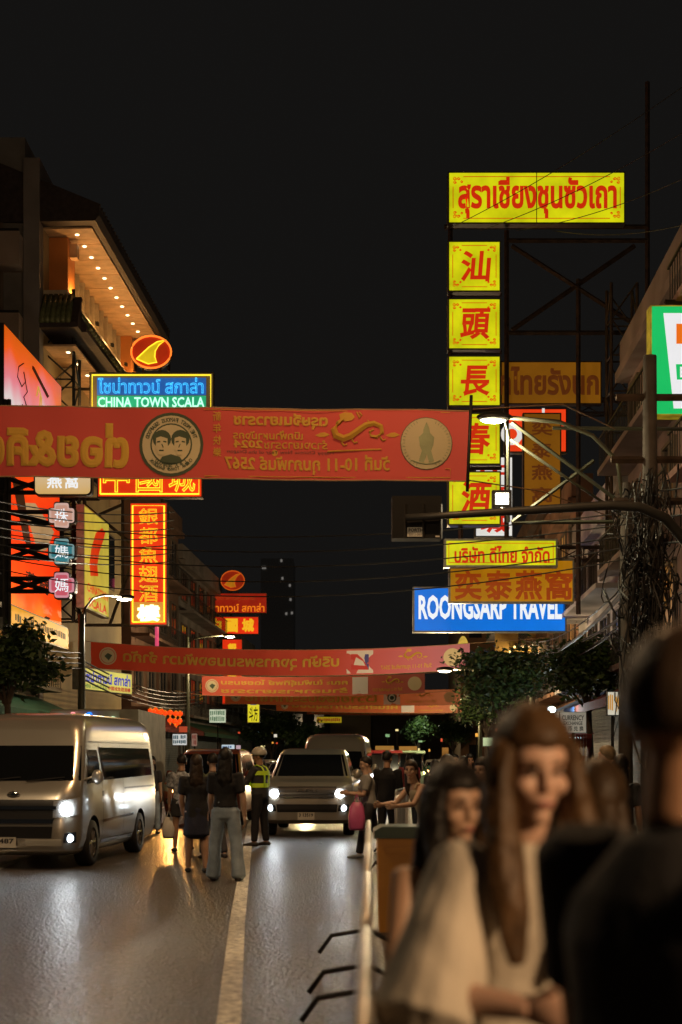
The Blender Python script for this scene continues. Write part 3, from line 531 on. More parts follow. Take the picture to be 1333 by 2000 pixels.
# ---- second, smaller stack of red signs farther off ----
Y = 110; DR = lit_panel('dim_red_panel', (140, 24, 8), .9, (.4, .03, .01)); BR = lit_panel('mid_red_panel', (222, 44, 12), .95, (.5, .04, .01)); OT = glow('orange_letters', (236, 120, 20), 1, 0); YT = glow('yellow_letters', (238, 176, 30), 1, 0)
fin_logo(455, 1134, 24, 20, Y, 'small oval fin logo on top of the farther red sign stack', .6)
s = Sign('restaurant_sign', 'dim red board with orange Thai lettering in the farther sign stack', 390, 1158, 522, 1198, Y, .5, DR, CAB); s.text('ภัตตาคารหูฉลาม', 414, 1162, 498, 1175, glow('dim_orange_letters', (150, 50, 14), .9, 0), .02); s.text('ไชน่าทาวน์ สกาล่า', 395, 1178, 517, 1195, OT, .02)
s = Sign('restaurant_sign', 'bright red board with three yellow Chinese characters in the farther stack', 403, 1204, 506, 1239, Y, .5, BR, CAB)
for i, c in enumerate('中國城'): s.text(c, 409 + i * 32, 1208, 433 + i * 32, 1235, YT, .05)
s = Sign('restaurant_sign', 'vertical red board behind the second banner in the farther stack', 434, 1248, 474, 1376, Y, .5, BR, CAB); s.column('銀都魚翅酒樓', 445, 1254, 463, 1372, YT, gap=.25, bold=.05)
strut('steel_sign_frame', 'thin steel struts holding the farther red sign stack', [(P(452, 1154, Y + .6), P(452, 1380, Y + .6)), (P(390, 1300, Y + .6), P(440, 1250, Y + .6)), (P(380, 1380, Y + .6), P(490, 1380, Y + .6)), (P(400, 1376, Y + .6), P(436, 1340, Y + .6)), (P(380, 1380, Y + .6), P(300, 1380, Y + 1))], .12, GALV)
s = Sign('shop_sign', 'narrow yellow vertical light box below the far banners', 483, 1368, 508, 1412, 100, .3, glow('lemon_lightbox', (220, 206, 40), 1, .1), GALV); s.text('斗方', 487, 1380, 504, 1409, mat('brown_print'), .02); poly(s, ((486, 1370), (505, 1370), (501, 1377), (490, 1377)), glow('navy_print', (30, 50, 130), .9, 0), 'blue_emblem')
s = Sign('restaurant_sign', 'slanted yellow sign with blue Thai lettering on the left pole', 155, 1302, 258, 1346, 50, .25, glow('cream_lightbox', (206, 196, 96), .95, .2), GALV, Y2=54.5, rim=.03); s.text('ไชน่าทาวน์ สกาล่า', 162, 1306, 254, 1330, glow('royal_blue_print', (28, 48, 170), .9, 0), .04); s.text('CHINA TOWN SCALA', 162, 1333, 206, 1342, glow('green_print', (60, 120, 50), .7, 0), .03); s.text('中國城魚翅酒樓', 208, 1333, 254, 1342, glow('red_print', (180, 50, 30), .8, 0), .03)

# small shop signs along the left pavement
def small(name, label, x0, y0, x1, y1, Y, rgb, txt=None, tc=(40, 60, 110), es=.9, depth=.15):
    s = Sign(name, label, x0, y0, x1, y1, Y, depth, glow('panel_%d_%d_%d' % rgb, rgb, es, .2, 2), DARKM, rim=.02)
    if txt: marks(s, x0 + 2, y0 + 2, x1 - 2, y1 - 2, len(txt), glow('print_%d_%d_%d' % tc, tc, .8, 0), max(3, int((x1 - x0) / 4)))
    b = MB(); b.beam(s.o + s.u * s.w / 2 - s.n * depth, Vector((s.o.x + s.w / 2, s.o.y + depth, 0.14)), .05); b.build('post', DARKM, s.rt); return s
small('shop_sign', 'pale blue light panel under the red lanterns, top of three', 307, 1400, 322, 1415, 64, (158, 190, 224)); small('shop_sign', 'white light panel with round logo under the lanterns, middle of three', 307, 1419, 322, 1434, 64, (206, 212, 216), ['◎'], (60, 70, 80)); small('shop_sign', 'pale blue light panel under the lanterns, lowest of three', 307, 1438, 322, 1449, 64, (164, 192, 226))
small('shop_sign', 'white menu light box with two rows of dark lettering behind the orange car', 337, 1433, 366, 1456, 66, (206, 208, 204), ['ร้านทองคำ', '金行金店'], (30, 70, 80)); small('shop_sign', 'pale vertical sign left of the lanterns beside the van', 273, 1402, 289, 1428, 60, (110, 104, 140), ['ทอง', '금'], (150, 40, 60), .7); small('shop_sign', 'cream box sign with dark head beside the white van', 268, 1424, 281, 1452, 60, (196, 178, 120), ['24', '—'], (50, 40, 20), .8)
small('shop_sign', 'greenish white lit sign left of the farther red sign stack', 409, 1385, 442, 1412, 84, (196, 206, 176), ['金行', '珠宝'], (90, 120, 90)); small('shop_sign', 'small red food picture sign behind the orange car', 349, 1418, 367, 1431, 70, (176, 66, 36)); small('shop_sign', 'pinkish vertical menu sign beside the dark post', 374, 1432, 386, 1458, 70, (150, 116, 100), ['粥', '面'], (110, 40, 30), .7)
small('shop_sign', 'small white light box with blue lettering above the officer', 433, 1454, 459, 1464, 90, (196, 214, 224), ['สุกี้ทะเล'], (60, 90, 140)); small('shop_sign', 'tiny pinkish light box beside the one above the officer', 461, 1455, 471, 1464, 90, (190, 160, 170)); small('shop_sign', 'yellow shop board at the road bend above the second van', 619, 1400, 668, 1412, 150, (170, 146, 16), ['ห้างทอง'], (120, 40, 10), .7)

# red paper lanterns on the left
LN = glow('lantern_paper', (236, 66, 14), 1.3, .3, 8)
for i, (x, y, r) in enumerate([(294, 1388, 5), (300, 1391, 6), (304, 1386, 5), (311, 1392, 6), (316, 1389, 5), (323, 1393, 6), (333, 1392, 6), (344, 1394, 6), (352, 1394, 6), (296, 1402, 6), (288, 1405, 5), (333, 1407, 6), (342, 1409, 6), (352, 1408, 5), (345, 1414, 5)]):
    c = P(x, y, 62 + (i % 3)); k = 62 / F; rt = root('red_lantern', c, 'round red paper lantern strung over the left pavement behind the van', 'lantern', 'red paper lanterns over the left pavement')
    b = MB(); b.ell(c, (r * k, r * k, r * k * .85), 12, 8); b.build('shade', LN, rt); b = MB(); b.tube([c + UZ * r * k * .8, c + UZ * r * k * 1.05], .05, 6); b.tube([c - UZ * r * k * 1.05, c - UZ * r * k * .8], .05, 6); b.build('cap', glow('gold_cap', (230, 150, 30), .8, 0), rt); b = MB(); b.tube([c - UZ * r * k * 1.06, c - UZ * r * k * 1.6], .025, 5); b.build('tassel', LN, rt)
# ---------------- banners over the road ----------------
def cloth_mat(name, stops, trans=.3):
    m = bpy.data.materials.new(name); m.use_nodes = True; n = m.node_tree.nodes; l = m.node_tree.links; b = n['Principled BSDF']; out = n['Material Output']; b.inputs['Roughness'].default_value = .75
    tc = n.new('ShaderNodeTexCoord'); sp = n.new('ShaderNodeSeparateXYZ'); l.new(tc.outputs['Generated'], sp.inputs[0]); cr = n.new('ShaderNodeValToRGB'); l.new(sp.outputs[0], cr.inputs[0])
    while len(cr.color_ramp.elements) < len(stops): cr.color_ramp.elements.new(.5)
    for e, (p, c) in zip(cr.color_ramp.elements, stops): e.position = p; e.color = (*c, 1)
    tl = n.new('ShaderNodeBsdfTranslucent'); mx = n.new('ShaderNodeMixShader'); mx.inputs[0].default_value = trans
    l.new(cr.outputs[0], b.inputs['Base Color']); l.new(cr.outputs[0], tl.inputs[0]); l.new(b.outputs[0], mx.inputs[1]); l.new(tl.outputs[0], mx.inputs[2]); l.new(mx.outputs[0], out.inputs[0])
    MATS[name] = m; return m
GOLDP = cloth_mat('gold_banner_print', [(0, (.62, .36, .05)), (1, (.66, .42, .06))]); PALEP = cloth_mat('pale_banner_print', [(0, (.66, .58, .38)), (1, (.66, .58, .36))]); GREENP = cloth_mat('dark_green_print', [(0, (.07, .1, .06)), (1, (.07, .1, .06))]); WHITEP = cloth_mat('white_banner_print', [(0, (.75, .72, .7)), (1, (.75, .72, .7))]); BLUEP = cloth_mat('blue_banner_print', [(0, (.08, .08, .3)), (1, (.08, .08, .3))]); REDPR = cloth_mat('red_banner_print', [(0, (.6, .05, .05)), (1, (.6, .05, .05))])
class Banner:
    def __init__(s, label, xl, yl0, yl1, xr, yr0, yr1, Y, cloth, sag=.12, wave=.05, xt=None, seed=1):
        s.xl, s.xr, s.yl1, s.yr1, s.Y, s.k = xl, xr, yl1, yr1, Y, Y / F; s.o = P(xl, yl1, Y); e = P(xr, yr1, Y); s.w = (e - s.o).length; s.u = (e - s.o).normalized(); s.h = ((yl1 - yl0) + (yr1 - yr0)) / 2 * s.k; s.sag = sag; s.wave = wave; s.ph = seed
        s.rt = root('cloth_banner', s.o + s.u * s.w / 2, label, 'banner', 'red banners hung across the road'); b = MB(); nx, nz = 90, 7; vs = []
        for j in range(nz + 1):
            for i in range(nx + 1): vs.append(s.warp(s.o + s.u * (s.w * i / nx) + UZ * (s.h * j / nz)))
        b.add(vs, [(j * (nx + 1) + i, j * (nx + 1) + i + 1, (j + 1) * (nx + 1) + i + 1, (j + 1) * (nx + 1) + i) for j in range(nz) for i in range(nx)], 0, True); b.build('cloth', cloth, s.rt)
        b = MB()
        for z in (0, s.h): b.tube([s.warp(s.o + s.u * (s.w * i / 30) + UZ * z) for i in range(31)], .012, 5)
        b.build('hem_rope', mat('rope', (.35, .22, .12), .9), s.rt)
    def warp(s, p):
        d = p - s.o; x = d.dot(s.u); z = d.z - x * s.u.z; t = 2 * x / s.w - 1
        dy = s.wave * (math.sin(x * 2.1 + s.ph) * .5 + math.sin(x * 5.3 + z * 2 + s.ph) * .25 + math.sin(z * 5 + x * .7) * .35)
        return Vector((p.x, p.y + dy, p.z - s.sag * (1 - t * t)))
    def loc(s, px, py): f_ = (px - s.xl) / (s.xr - s.xl); yb = s.yl1 + (s.yr1 - s.yl1) * f_; return (f_ * s.w, (yb - py) * s.k + s.sag * (1 - (2 * f_ - 1) ** 2))
    def text(s, t, x0, y0, x1, y1, m, bold=.02, name='lettering', keep=False):
        a = s.loc(x0, y1); c = s.loc(x1, y0); b = MB(); letters(b, t, s.o, s.u, NY, a[0], a[1], c[0], c[1], bold, 0, True, .02, keep, warp=s.warp); return b.build(name, m, s.rt)
    def shape(s, pts, m, name, lift=.014, sub=1):
        q = [s.loc(*p) for p in pts]; b = MB(); b.add([s.warp(s.o + s.u * x + UZ * y + NY * lift) for x, y in q], [tuple(range(len(q)))]); return b.build(name, m, s.rt)
    def disc(s, cx, cy_, r, m, name, lift=.014, n=28):
        b = MB(); vs = [s.pt(cx, cy_, lift)]; q = 4
        for i in range(1, q + 1): vs += [s.pt(cx + r * i / q * math.cos(2 * math.pi * j / n), cy_ - r * i / q * math.sin(2 * math.pi * j / n), lift) for j in range(n)]
        fs = [(0, 1 + j, 1 + (j + 1) % n) for j in range(n)] + [(1 + i * n + j, 1 + (i + 1) * n + j, 1 + (i + 1) * n + (j + 1) % n, 1 + i * n + (j + 1) % n) for i in range(q - 1) for j in range(n)]
        b.add(vs, fs); return b.build(name, m, s.rt)
    def pt(s, px, py, lift): x, y = s.loc(px, py); return s.warp(s.o + s.u * x + UZ * y + NY * lift)
    def line(s, pts, r, m, name, lift=.02): b = MB(); b.tube([s.warp(s.o + s.u * a + UZ * c + NY * lift) for a, c in (s.loc(*p) for p in pts)], [x * s.k for x in r] if hasattr(r, '__len__') else r * s.k, 5); return b.build(name, m, s.rt)
def dragon(s, x, y, f_, m):
    pts = [(x + f_ * a, y + f_ * b_) for a, b_ in ((14, -34), (4, -26), (-4, -14), (0, -2), (14, 4), (28, 0), (42, -10), (56, -20), (72, -24), (86, -18), (88, -6), (78, 2), (66, 0), (64, -8), (72, -12))]
    s.line(pts, [f_ * r for r in (3, 5, 6.5, 7, 7, 6.5, 6, 5.5, 5, 4.6, 4.2, 3.6, 3, 2.4, 1.6)], m, 'dragon_body'); s.shape([(x + f_ * a, y + f_ * b_) for a, b_ in ((6, -42), (16, -46), (30, -44), (36, -36), (30, -30), (18, -28), (8, -32))], m, 'dragon_head', .03)
    for a, b_ in ((30, 6), (60, -30), (10, 10), (84, 2)): s.line([(x + f_ * a, y + f_ * b_), (x + f_ * (a + 5), y + f_ * (b_ + 7)), (x + f_ * (a + 11), y + f_ * (b_ + 5))], f_ * 1.6, m, 'dragon_leg')
    for a, b_ in ((-26, -4), (108, -2)): s.shape([(x + f_ * (a + c), y + f_ * (b_ + d)) for c, d in ((-14, 1), (-4, -4), (4, -5), (14, 0), (4, 4), (-6, 4))], m, 'cloud_mark')
CL1 = cloth_mat('red_banner_cloth', [(0, (.56, .07, .06)), (.8, (.58, .075, .06)), (1, (.58, .09, .08))])
s = Banner('nearest red banner across the road with mirrored gold lettering', -420, 786, 922, 918, 799, 939, 25, CL1, .03, .07, seed=2)
s.text('ต่อย&คิด', -34, 826, 252, 911, GOLDP, .05)
s.disc(335, 869, 63, GREENP, 'logo_ring', .014); s.disc(335, 869, 57, PALEP, 'logo_disc', .022); s.disc(335, 868, 41, GREENP, 'logo_inner_ring', .03); s.disc(335, 868, 38, PALEP, 'logo_field', .038)
for q in (-1, 1):
    x = 335 + q * 18; s.disc(x, 858, 18, GREENP, 'hair_print', .044, 16); s.shape([(x - 11, 856), (x - 2, 853), (x + 11, 857), (x + 12, 876), (x + 4, 890), (x - 5, 890), (x - 12, 876)], PALEP, 'face_print', .056); s.line([(x - 9, 864), (x - 3, 863)], 1.4, GREENP, 'brow_print', .06); s.line([(x + 3, 863), (x + 9, 864)], 1.4, GREENP, 'brow_print', .06); s.line([(x - 5, 881), (x + 4, 881)], 1.4, GREENP, 'mouth_print', .06); s.line([(x, 868), (x - q * 3, 875)], 1., GREENP, 'nose_print', .06)
s.shape([(312, 902), (318, 893), (335, 888), (352, 893), (358, 902), (335, 907)], GREENP, 'collar_print', .046)
def arc_text(s, t, cx, cy_, r, a0, a1, h, m):
    for i, ch in enumerate(t):
        if ch == ' ': continue
        a = R(a0 + (a1 - a0) * (i + .5) / len(t)); X, Z = s.loc(cx + r * math.cos(a), cy_ - r * math.sin(a)); b = MB(); sg = 1 if a0 < a1 else -1
        upv = (s.u * math.cos(a) + UZ * math.sin(a)) * (1 if math.sin(a) > 0 else -1); rt_ = Vector((upv.z, 0, -upv.x)); o_ = s.o + s.u * X + UZ * Z; k = s.k * h
        letters(b, ch, o_, rt_, NY, -k * .35, -k / 2, k * .35, k / 2, .02, 0, True, .03, warp=s.warp, up=upv); b.build('logo_letter', m, s.rt)
arc_text(s, 'THE MOST FAMOUS SEAFOOD', 335, 869, 49, 15, 165, 8, GREENP); arc_text(s, 'CHINA TOWN, BANGKOK', 335, 869, 49, -35, -145, 7, GREENP); arc_text(s, 'T & K SEAFOOD', 335, 866, 44, -48, -132, 8, GREENP)
for i, c in enumerate('新年快樂'): s.text(c, 417, 806 + i * 23, 433, 824 + i * 23, GOLDP, .01)
s.text('ตรุษจีนเยาวราช', 457, 809, 641, 838, GOLDP, .04); s.text('เบิกฟ้ามหามังกร', 456, 842, 592, 858, GOLDP, .02); s.text('2024', 457, 860, 513, 875, GOLDP, .03); s.text('รำวงเยาวราช', 516, 860, 640, 876, GOLDP, .01); s.text('Happy Chinese New Year of the Dragon', 445, 880, 652, 887, mat('brown_print'), 0)
s.text('วันที่ 10-11 กุมภาพันธ์ 2567', 439, 890, 762, 926, GOLDP, .03)
dragon(s, 657, 853, 1.02, GOLDP); s.disc(537, 884, 6, GOLDP, 'gold_dot'); s.line([(640, 881), (700, 880), (745, 879)], 1.5, GOLDP, 'gold_flourish'); s.line([(697, 806), (703, 818), (707, 812), (702, 806)], 1.6, GOLDP, 'pearl_mark')
s.disc(833, 867, 51, GREENP, 'seal_ring'); s.disc(833, 867, 49.5, PALEP, 'seal_disc', .022); b_ = mat('faded_green_print', (.3, .34, .2), .8)
for i in range(44):
    a = i * math.pi * 2 / 44
    if abs(math.cos(a)) > .35: s.line([(833 + 42 * math.cos(a), 867 + 42 * math.sin(a)), (833 + 47 * math.cos(a), 867 + 47 * math.sin(a))], .5, b_, 'seal_ray', .03)
s.shape([(833, 826), (838, 838), (840, 848), (848, 856), (846, 872), (842, 882), (848, 902), (838, 904), (834, 888), (828, 904), (818, 902), (824, 882), (820, 872), (818, 856), (826, 848), (828, 838)], b_, 'seal_figure', .03); s.line([(806, 900), (820, 905), (833, 907), (848, 905), (860, 900)], 1.2, b_, 'seal_ribbon', .03)
s.line([(400, 802), (660, 803), (880, 805)], .7, GOLDP, 'gold_edge_line'); s.line([(400, 931), (660, 932), (880, 933), (880, 916), (870, 916)], .9, GOLDP, 'gold_edge_line')
b = MB(); b.tube([P(921, 772, 24.98), P(913, 960, 24.98)], .03, 6); b.build('end_pole', DARKM, s.rt)
b = MB(); b.tube([P(918, 800, 25), P(1100, 790, 27), Vector((5.5, 29.8, 8.2))], .012, 5); b.tube([P(915, 938, 25), P(1060, 960, 27), Vector((5.5, 29.8, 6.4))], .012, 5); b.build('tie_rope', MATS['rope'], s.rt)
def far_banner(label, xl, yl0, yl1, xr, yr0, yr1, Y, sag, cloth, logo, txt, seed, two=None, small_=1.):
    s = Banner(label, xl, yl0, yl1, xr, yr0, yr1, Y, cloth, sag, .06, seed=seed); W_ = xr - xl; H_ = yl1 - yl0; fy = lambda f_, g: (yl1 + (yr1 - yl1) * f_) - H_ * g - 0
    sg = lambda f_: sag / s.k * (1 - (2 * f_ - 1) ** 2); Q = lambda f_, g: (xl + W_ * f_, (yl1 + (yr1 - yl1) * f_) - s.h / s.k * g + sg(f_))
    x, y = Q(.045, .5); r = s.h / s.k * .34; s.disc(x, y, r, PALEP, 'seal_disc'); s.disc(x, y, r * .84, REDPR, 'seal_ring', .02); s.disc(x, y, r * .78, PALEP, 'seal_field', .026); s.shape([(x - r * .4, y), (x, y - r * .35), (x + r * .5, y - r * .1), (x + r * .1, y + r * .5)], GREENP, 'seal_figure', .032)
    rows = [(.2, .78)] if not two else [(.5, .85), (.15, .42)]
    for t, (g0, g1) in zip([txt] + ([two] if two else []), rows):
        a = s.loc(*Q(.09 + .0, g0)); f0, f1 = .085, .655; b = MB(); x0, z0 = f0 * s.w, s.h * g0; letters(b, t, s.o, s.u, NY, x0, z0, f1 * s.w, s.h * g1, .03, 0, True, .02, warp=s.warp); b.build('lettering', GOLDP, s.rt)
    q0, q1 = .675, .745; s.shape([Q(q0, .06), Q(q1, .06), Q(q1, .94), Q(q0, .94)], WHITEP, 'logo_panel')
    x, y = Q((q0 + q1) / 2, .5); e = s.h / s.k * .3
    if logo == 'wing': s.shape([(x - e * 1.15, y - e), (x + e * .1, y - e), (x + e * 1.15, y + e), (x - e * 1.15, y + e)], REDPR, 'logo_red', .02); s.shape([(x + e * .1, y - e), (x + e * 1.15, y - e), (x + e * 1.15, y + e)], BLUEP, 'logo_blue', .02); s.shape([(x - e * .8, y + e * .4), (x - e * .5, y - e * .6), (x + e * .4, y - e * .1), (x + e * .7, y + e * .5)], WHITEP, 'wing', .028)
    else: s.disc(x, y, e, GREENP, 'logo_ring', .02); s.disc(x, y, e * .72, WHITEP, 'logo_field', .028); s.disc(x, y, e * .45, GREENP, 'logo_mark', .034)
    x, y = Q(.955, .5); s.disc(x, y, r * 1.05, PALEP, 'seal_disc'); x, y = Q(.83, .62); dragon(s, x, y, s.h / s.k / 140, GOLDP); b = MB(); letters(b, 'วันที่ 10-11 กุมภาพันธ์ 2567', s.o, s.u, NY, .765 * s.w, s.h * .12, .9 * s.w, s.h * .36, .02, 0, True, .02, warp=s.warp); b.build('date_lettering', GOLDP, s.rt)
    b = MB()
    for a, d in ((0, -1), (s.w, 1)):
        for z in (0, s.h): p = s.o + s.u * a + UZ * z; b.tube([p, p + UX * d * (3.5 if d > 0 else 1.5) + UZ * .25], .012, 4)
    b.build('tie_rope', MATS['rope'], s.rt)
    return s
RC = [(.6, .07, .035), (.62, .1, .07), (.55, .16, .2)]
CL2 = cloth_mat('red_cloth_pink_lit_end', [(0, (.62, .06, .02)), (.62, (.64, .08, .05)), (1, (.52, .2, .32))]); CL3 = cloth_mat('salmon_red_cloth', [(0, (.62, .1, .06)), (.7, (.6, .12, .08)), (1, (.5, .14, .12))]); CL4 = cloth_mat('orange_red_cloth', [(0, (.66, .14, .03)), (.7, (.64, .16, .06)), (1, (.55, .22, .14))])  # pink right end of the second cloth: blue sign's light put into the colour
far_banner('second banner, long and sagging, orange red with pink light painted in at right', 178, 1256, 1304, 918, 1254, 1307, 64, .32, CL2, 'wing', 'บริษัท วุงการพรมมองพันวา จำกัด', 1)
far_banner('third banner, shorter, with two rows of mirrored lettering', 395, 1322, 1358, 830, 1313, 1353, 80, .12, CL3, 'ring', 'คณะ ในพันธุ์ทิพย์ โดยชมรม', 4, two='ร้านอาหารเยาวราช')
far_banner('fourth banner, orange, just below the third', 440, 1350, 1374, 899, 1340, 1376, 92, .1, CL4, 'ring', 'ไว้วายเฮงประเทศไทย', 6)
far_banner('fifth banner, thin strip below the fourth', 540, 1374, 1388, 902, 1366, 1392, 104, .08, CL4, 'ring', 'คณะกรรมการชุมชน', 8)
far_banner('farthest banner, thin yellowish strip at the road bend', 600, 1386, 1395, 870, 1384, 1396, 116, .05, CL4, 'ring', 'สมาคมเยาวราช', 9)
# gold oval behind the end of the second banner
c = P(905, 1277, 70); rt = root('gold_oval_sign', c, 'gold oval lit sign peeping out behind the second banner end', 'sign'); k = 70 / F
b = MB(); b.prism([(13 * k * math.cos(t * .2618), 37 * k * math.sin(t * .2618)) for t in range(24)], c, UX, UZ, NY, -.2, 0); b.build('cabinet', CAB, rt); b = MB(); b.prism([(12 * k * math.cos(t * .2618), 35 * k * math.sin(t * .2618)) for t in range(24)], c, UX, UZ, NY, .003, .012); b.build('face', glow('gold_oval_face', (206, 170, 70), .9, .3, 4), rt)
b = MB(); b.beam(c + Vector((0, .1, .0)), c + Vector((4.2, .4, 0)), .08); b.build('arm', STEEL, rt)

# ---------------- lamp posts, mast arm, poles ----------------
CONCP = mat('concrete_pole', (.075, .065, .055), .85, var=.4, vs=3, bump=.3, bs=20); LAMPC = mat('painted_lamp_arm', (.09, .095, .065), .45, .3, var=.2)
LEDW = glow('led_lamp_lens', (255, 250, 225), 30, 0)
def street_lamp(label, base, arm, head, power, col=(1, .86, .6), concrete=False, braces=True, look=None):
    base, head = Vector(base), Vector(head); rt = root('street_lamp', base, label, 'street lamp', 'street lamps along the road'); top = Vector((base.x, base.y, arm))
    b = MB(); b.tube([base, base + UZ * arm * .5, top + UZ * .6], [.16, .13, .1], 10); b.build('post', CONCP if concrete else LAMPC, rt)
    mid = top.lerp(head, .55); mid.z = head.z - .05; q = [top - UZ * .2, top + (mid - top) * .12 + UZ * (head.z - top.z) * .45, top.lerp(mid, .5) + UZ * (head.z - top.z) * .35, mid, head]
    b = MB(); b.tube(q, .045, 8); b.build('arm', LAMPC, rt)
    if braces: b = MB(); b.tube([top - UZ * .1, top.lerp(head, .95) - UZ * .35], .03, 6); b.tube([top.lerp(head, .95) - UZ * .35, head - UZ * .05], .02, 6); b.build('brace', LAMPC, rt)
    d = (head - mid); d.z = 0; d.normalize(); b = MB(); b.ell(head + d * .2, (.36, .16, .1), 14, 8); b.build('lamp_head', DARKM, rt); b = MB(); b.ell(head + d * .22 - UZ * .055, (.26, .12, .075), 14, 8); b.build('lens', LEDW, rt)
    lamp('POINT', head + d * .22 - UZ * .24, power, col, .14)
    return rt
pb = Vector((5.75, 30, .14))
WM = (1, .74, .4)
street_lamp('street lamp on a concrete pole, shining in front of the yellow column', pb, 6.55, P(985, 815, 29.6), 420, (1, .84, .5), True)
street_lamp('tall lamp post out of view on the right, added to light the near banner', Vector((5.3, 18, .14)), 11.2, Vector((1.0, 18, 11.6)), 1800, (1, .56, .25))  # unseen lamp, added to throw front light on the near banner
street_lamp('tall street lamp post outside the frame on the left', Vector((side(LK - .6, 12.5), 12.5, .14)), 8.0, Vector((-6.2, 12.5, 9.2)), 1000, (1, .68, .38))
street_lamp('low warm lamp post on the right pavement outside the frame', Vector((5.0, .3, .14)), 3.2, Vector((3.5, .3, 3.3)), 720, (1, .6, .3), braces=False)
street_lamp('white lamp post with curved arm beside the slanted yellow sign', Vector((P(160, HY, 47.5).x, 47.5, .14)), 5.6, P(236, 1165, 49.5), 480, (1, .84, .6), braces=False)
street_lamp('street lamp at the end of the second banner', Vector((side(RK + .6, 58), 58, .14)), 4.6, P(880, 1307, 58), 1500, WM, braces=False)
street_lamp('street lamp below the farther red sign stack', Vector((side(LK - .5, 76), 76, .14)), 7.2, P(441, 1241, 76), 1100, WM, braces=False)
street_lamp('street lamp added behind the far dark trees to light the far banners', Vector((side(RK + .6, 98), 98, .14)), 5, Vector((side(RK - 1.2, 98), 98, 5.5)), 1600, WM, braces=False)  # added lamp, hidden by the trees, to brighten the far banners
# small white globe lamp on the right pavement
g = P(1078, 1386, 46); rt = root('pavement_lamp', (P(1064, HY, 46).x, 46, .14), 'white lamp on a pinkish post beside the currency sign', 'street lamp'); b = MB(); b.tube([wl(rt), (wl(rt).x, 46, g.z + .1)], .1, 8); b.build('post', mat('pink_post', (.35, .22, .2), .7), rt); b = MB(); b.tube([(wl(rt).x, 46, g.z + .1), g + UZ * .12], .04, 6); b.build('arm', LAMPC, rt); b = MB(); b.ell(g, (.13, .13, .1), 12, 8); b.build('globe', glow('cool_white_globe', (235, 250, 250), 9, 0), rt); lamp('POINT', g - UZ * .2, 140, (.85, 1, .95), .1)
# mast arm with signal box and square flood lamp
Y = 22; rt = root('mast_arm', Vector((5.9, 22.6, .14)), 'dark horizontal mast arm with signal box reaching over the road', 'traffic signal'); MG = mat('grey_mast_paint', (.045, .045, .042), .45, .3, var=.3)
b = MB(); b.tube([P(793, 1011, Y), P(900, 1005, Y), P(1060, 995, Y), P(1190, 987, Y), P(1250, 990, Y), P(1300, 1012, 22.1), P(1350, 1070, 22.3), P(1400, 1190, 22.5), Vector((5.9, 22.6, .14))], [.05, .055, .065, .07, .075, .08, .09, .1, .14], 10); b.build('arm', MG, rt)
s0 = P(766, 1053, Y + .2); k = Y / F; b = MB(); b.box((s0.x, Y + .1, s0.z), (P(864, 0, Y).x, Y + .45, P(0, 966, Y).z)); sb = b.build('signal_box', mat('black_signal_box', (.006, .006, .006), .6, spec=.2), rt)
for x in (792, 862, 828): b = MB(); b.beam(P(x, 985, Y + .08), P(x, 1052, Y + .08), .03); b.build('rib', DARKM, sb)
b = MB(); a, c = P(796, 1048, Y + .09), P(829, 1030, Y + .09); b.box((a.x, Y + .085, a.z), (c.x, Y + .098, c.z)); st = b.build('sticker', mat('white_sticker', (.55, .55, .5), .6), rt); b = MB(); letters(b, 'FORTH', Vector((a.x, Y + .083, a.z)), UX, NY, .02, .07, c.x - a.x - .02, .125, .03, lift=.002); letters(b, '02615-0600', Vector((a.x, Y + .083, a.z)), UX, NY, .02, .015, c.x - a.x - .02, .055, .0, lift=.002); b.build('lettering', DARKM, st)
b = MB(); a = P(851, 1049, Y + .085); b.box((a.x, Y + .08, a.z), (a.x + .06, Y + .099, a.z + .02)); b.build('tag_plate', mat('white_sticker'), rt)
f0, f1 = P(962, 991, 23), P(1000, 957, 23); rt = root('flood_lamp', P(981, 1000, 23), 'square flood lamp shining just above the mast arm', 'flood lamp'); b = MB(); b.box((f0.x, 23, f0.z), (f1.x, 23.12, f1.z)); b.build('housing', DARKM, rt); b = MB(); b.box((f0.x + .05, 22.985, f0.z + .05), (f1.x - .05, 22.998, f1.z - .05)); b.build('lens', glow('flood_lens', (255, 248, 215), 8, 0), rt); b = MB(); b.beam(P(981, 992, 23.06), P(981, 1003, 22.1), .04); b.build('bracket', MG, rt); lamp('SPOT', P(981, 974, 22.9), 500, (1, .8, .5), .12, (0.5, 12, 0), 110)
# pipe arms of the lamp pole
strut('pipe_arm', 'pale green pipe braces crossing on the concrete pole', [(P(1000, 825, 29.8), P(1210, 980, 30)), (P(1000, 1020, 29.8), P(1160, 900, 30)), (P(1000, 1021, 29.8), P(1200, 1019, 30)), (P(993, 840, 29.8), P(993, 1020, 29.8)), (P(1080, 836, 30.3), P(1333, 838, 30.4))], .055, LAMPC, cat='pipe frame')
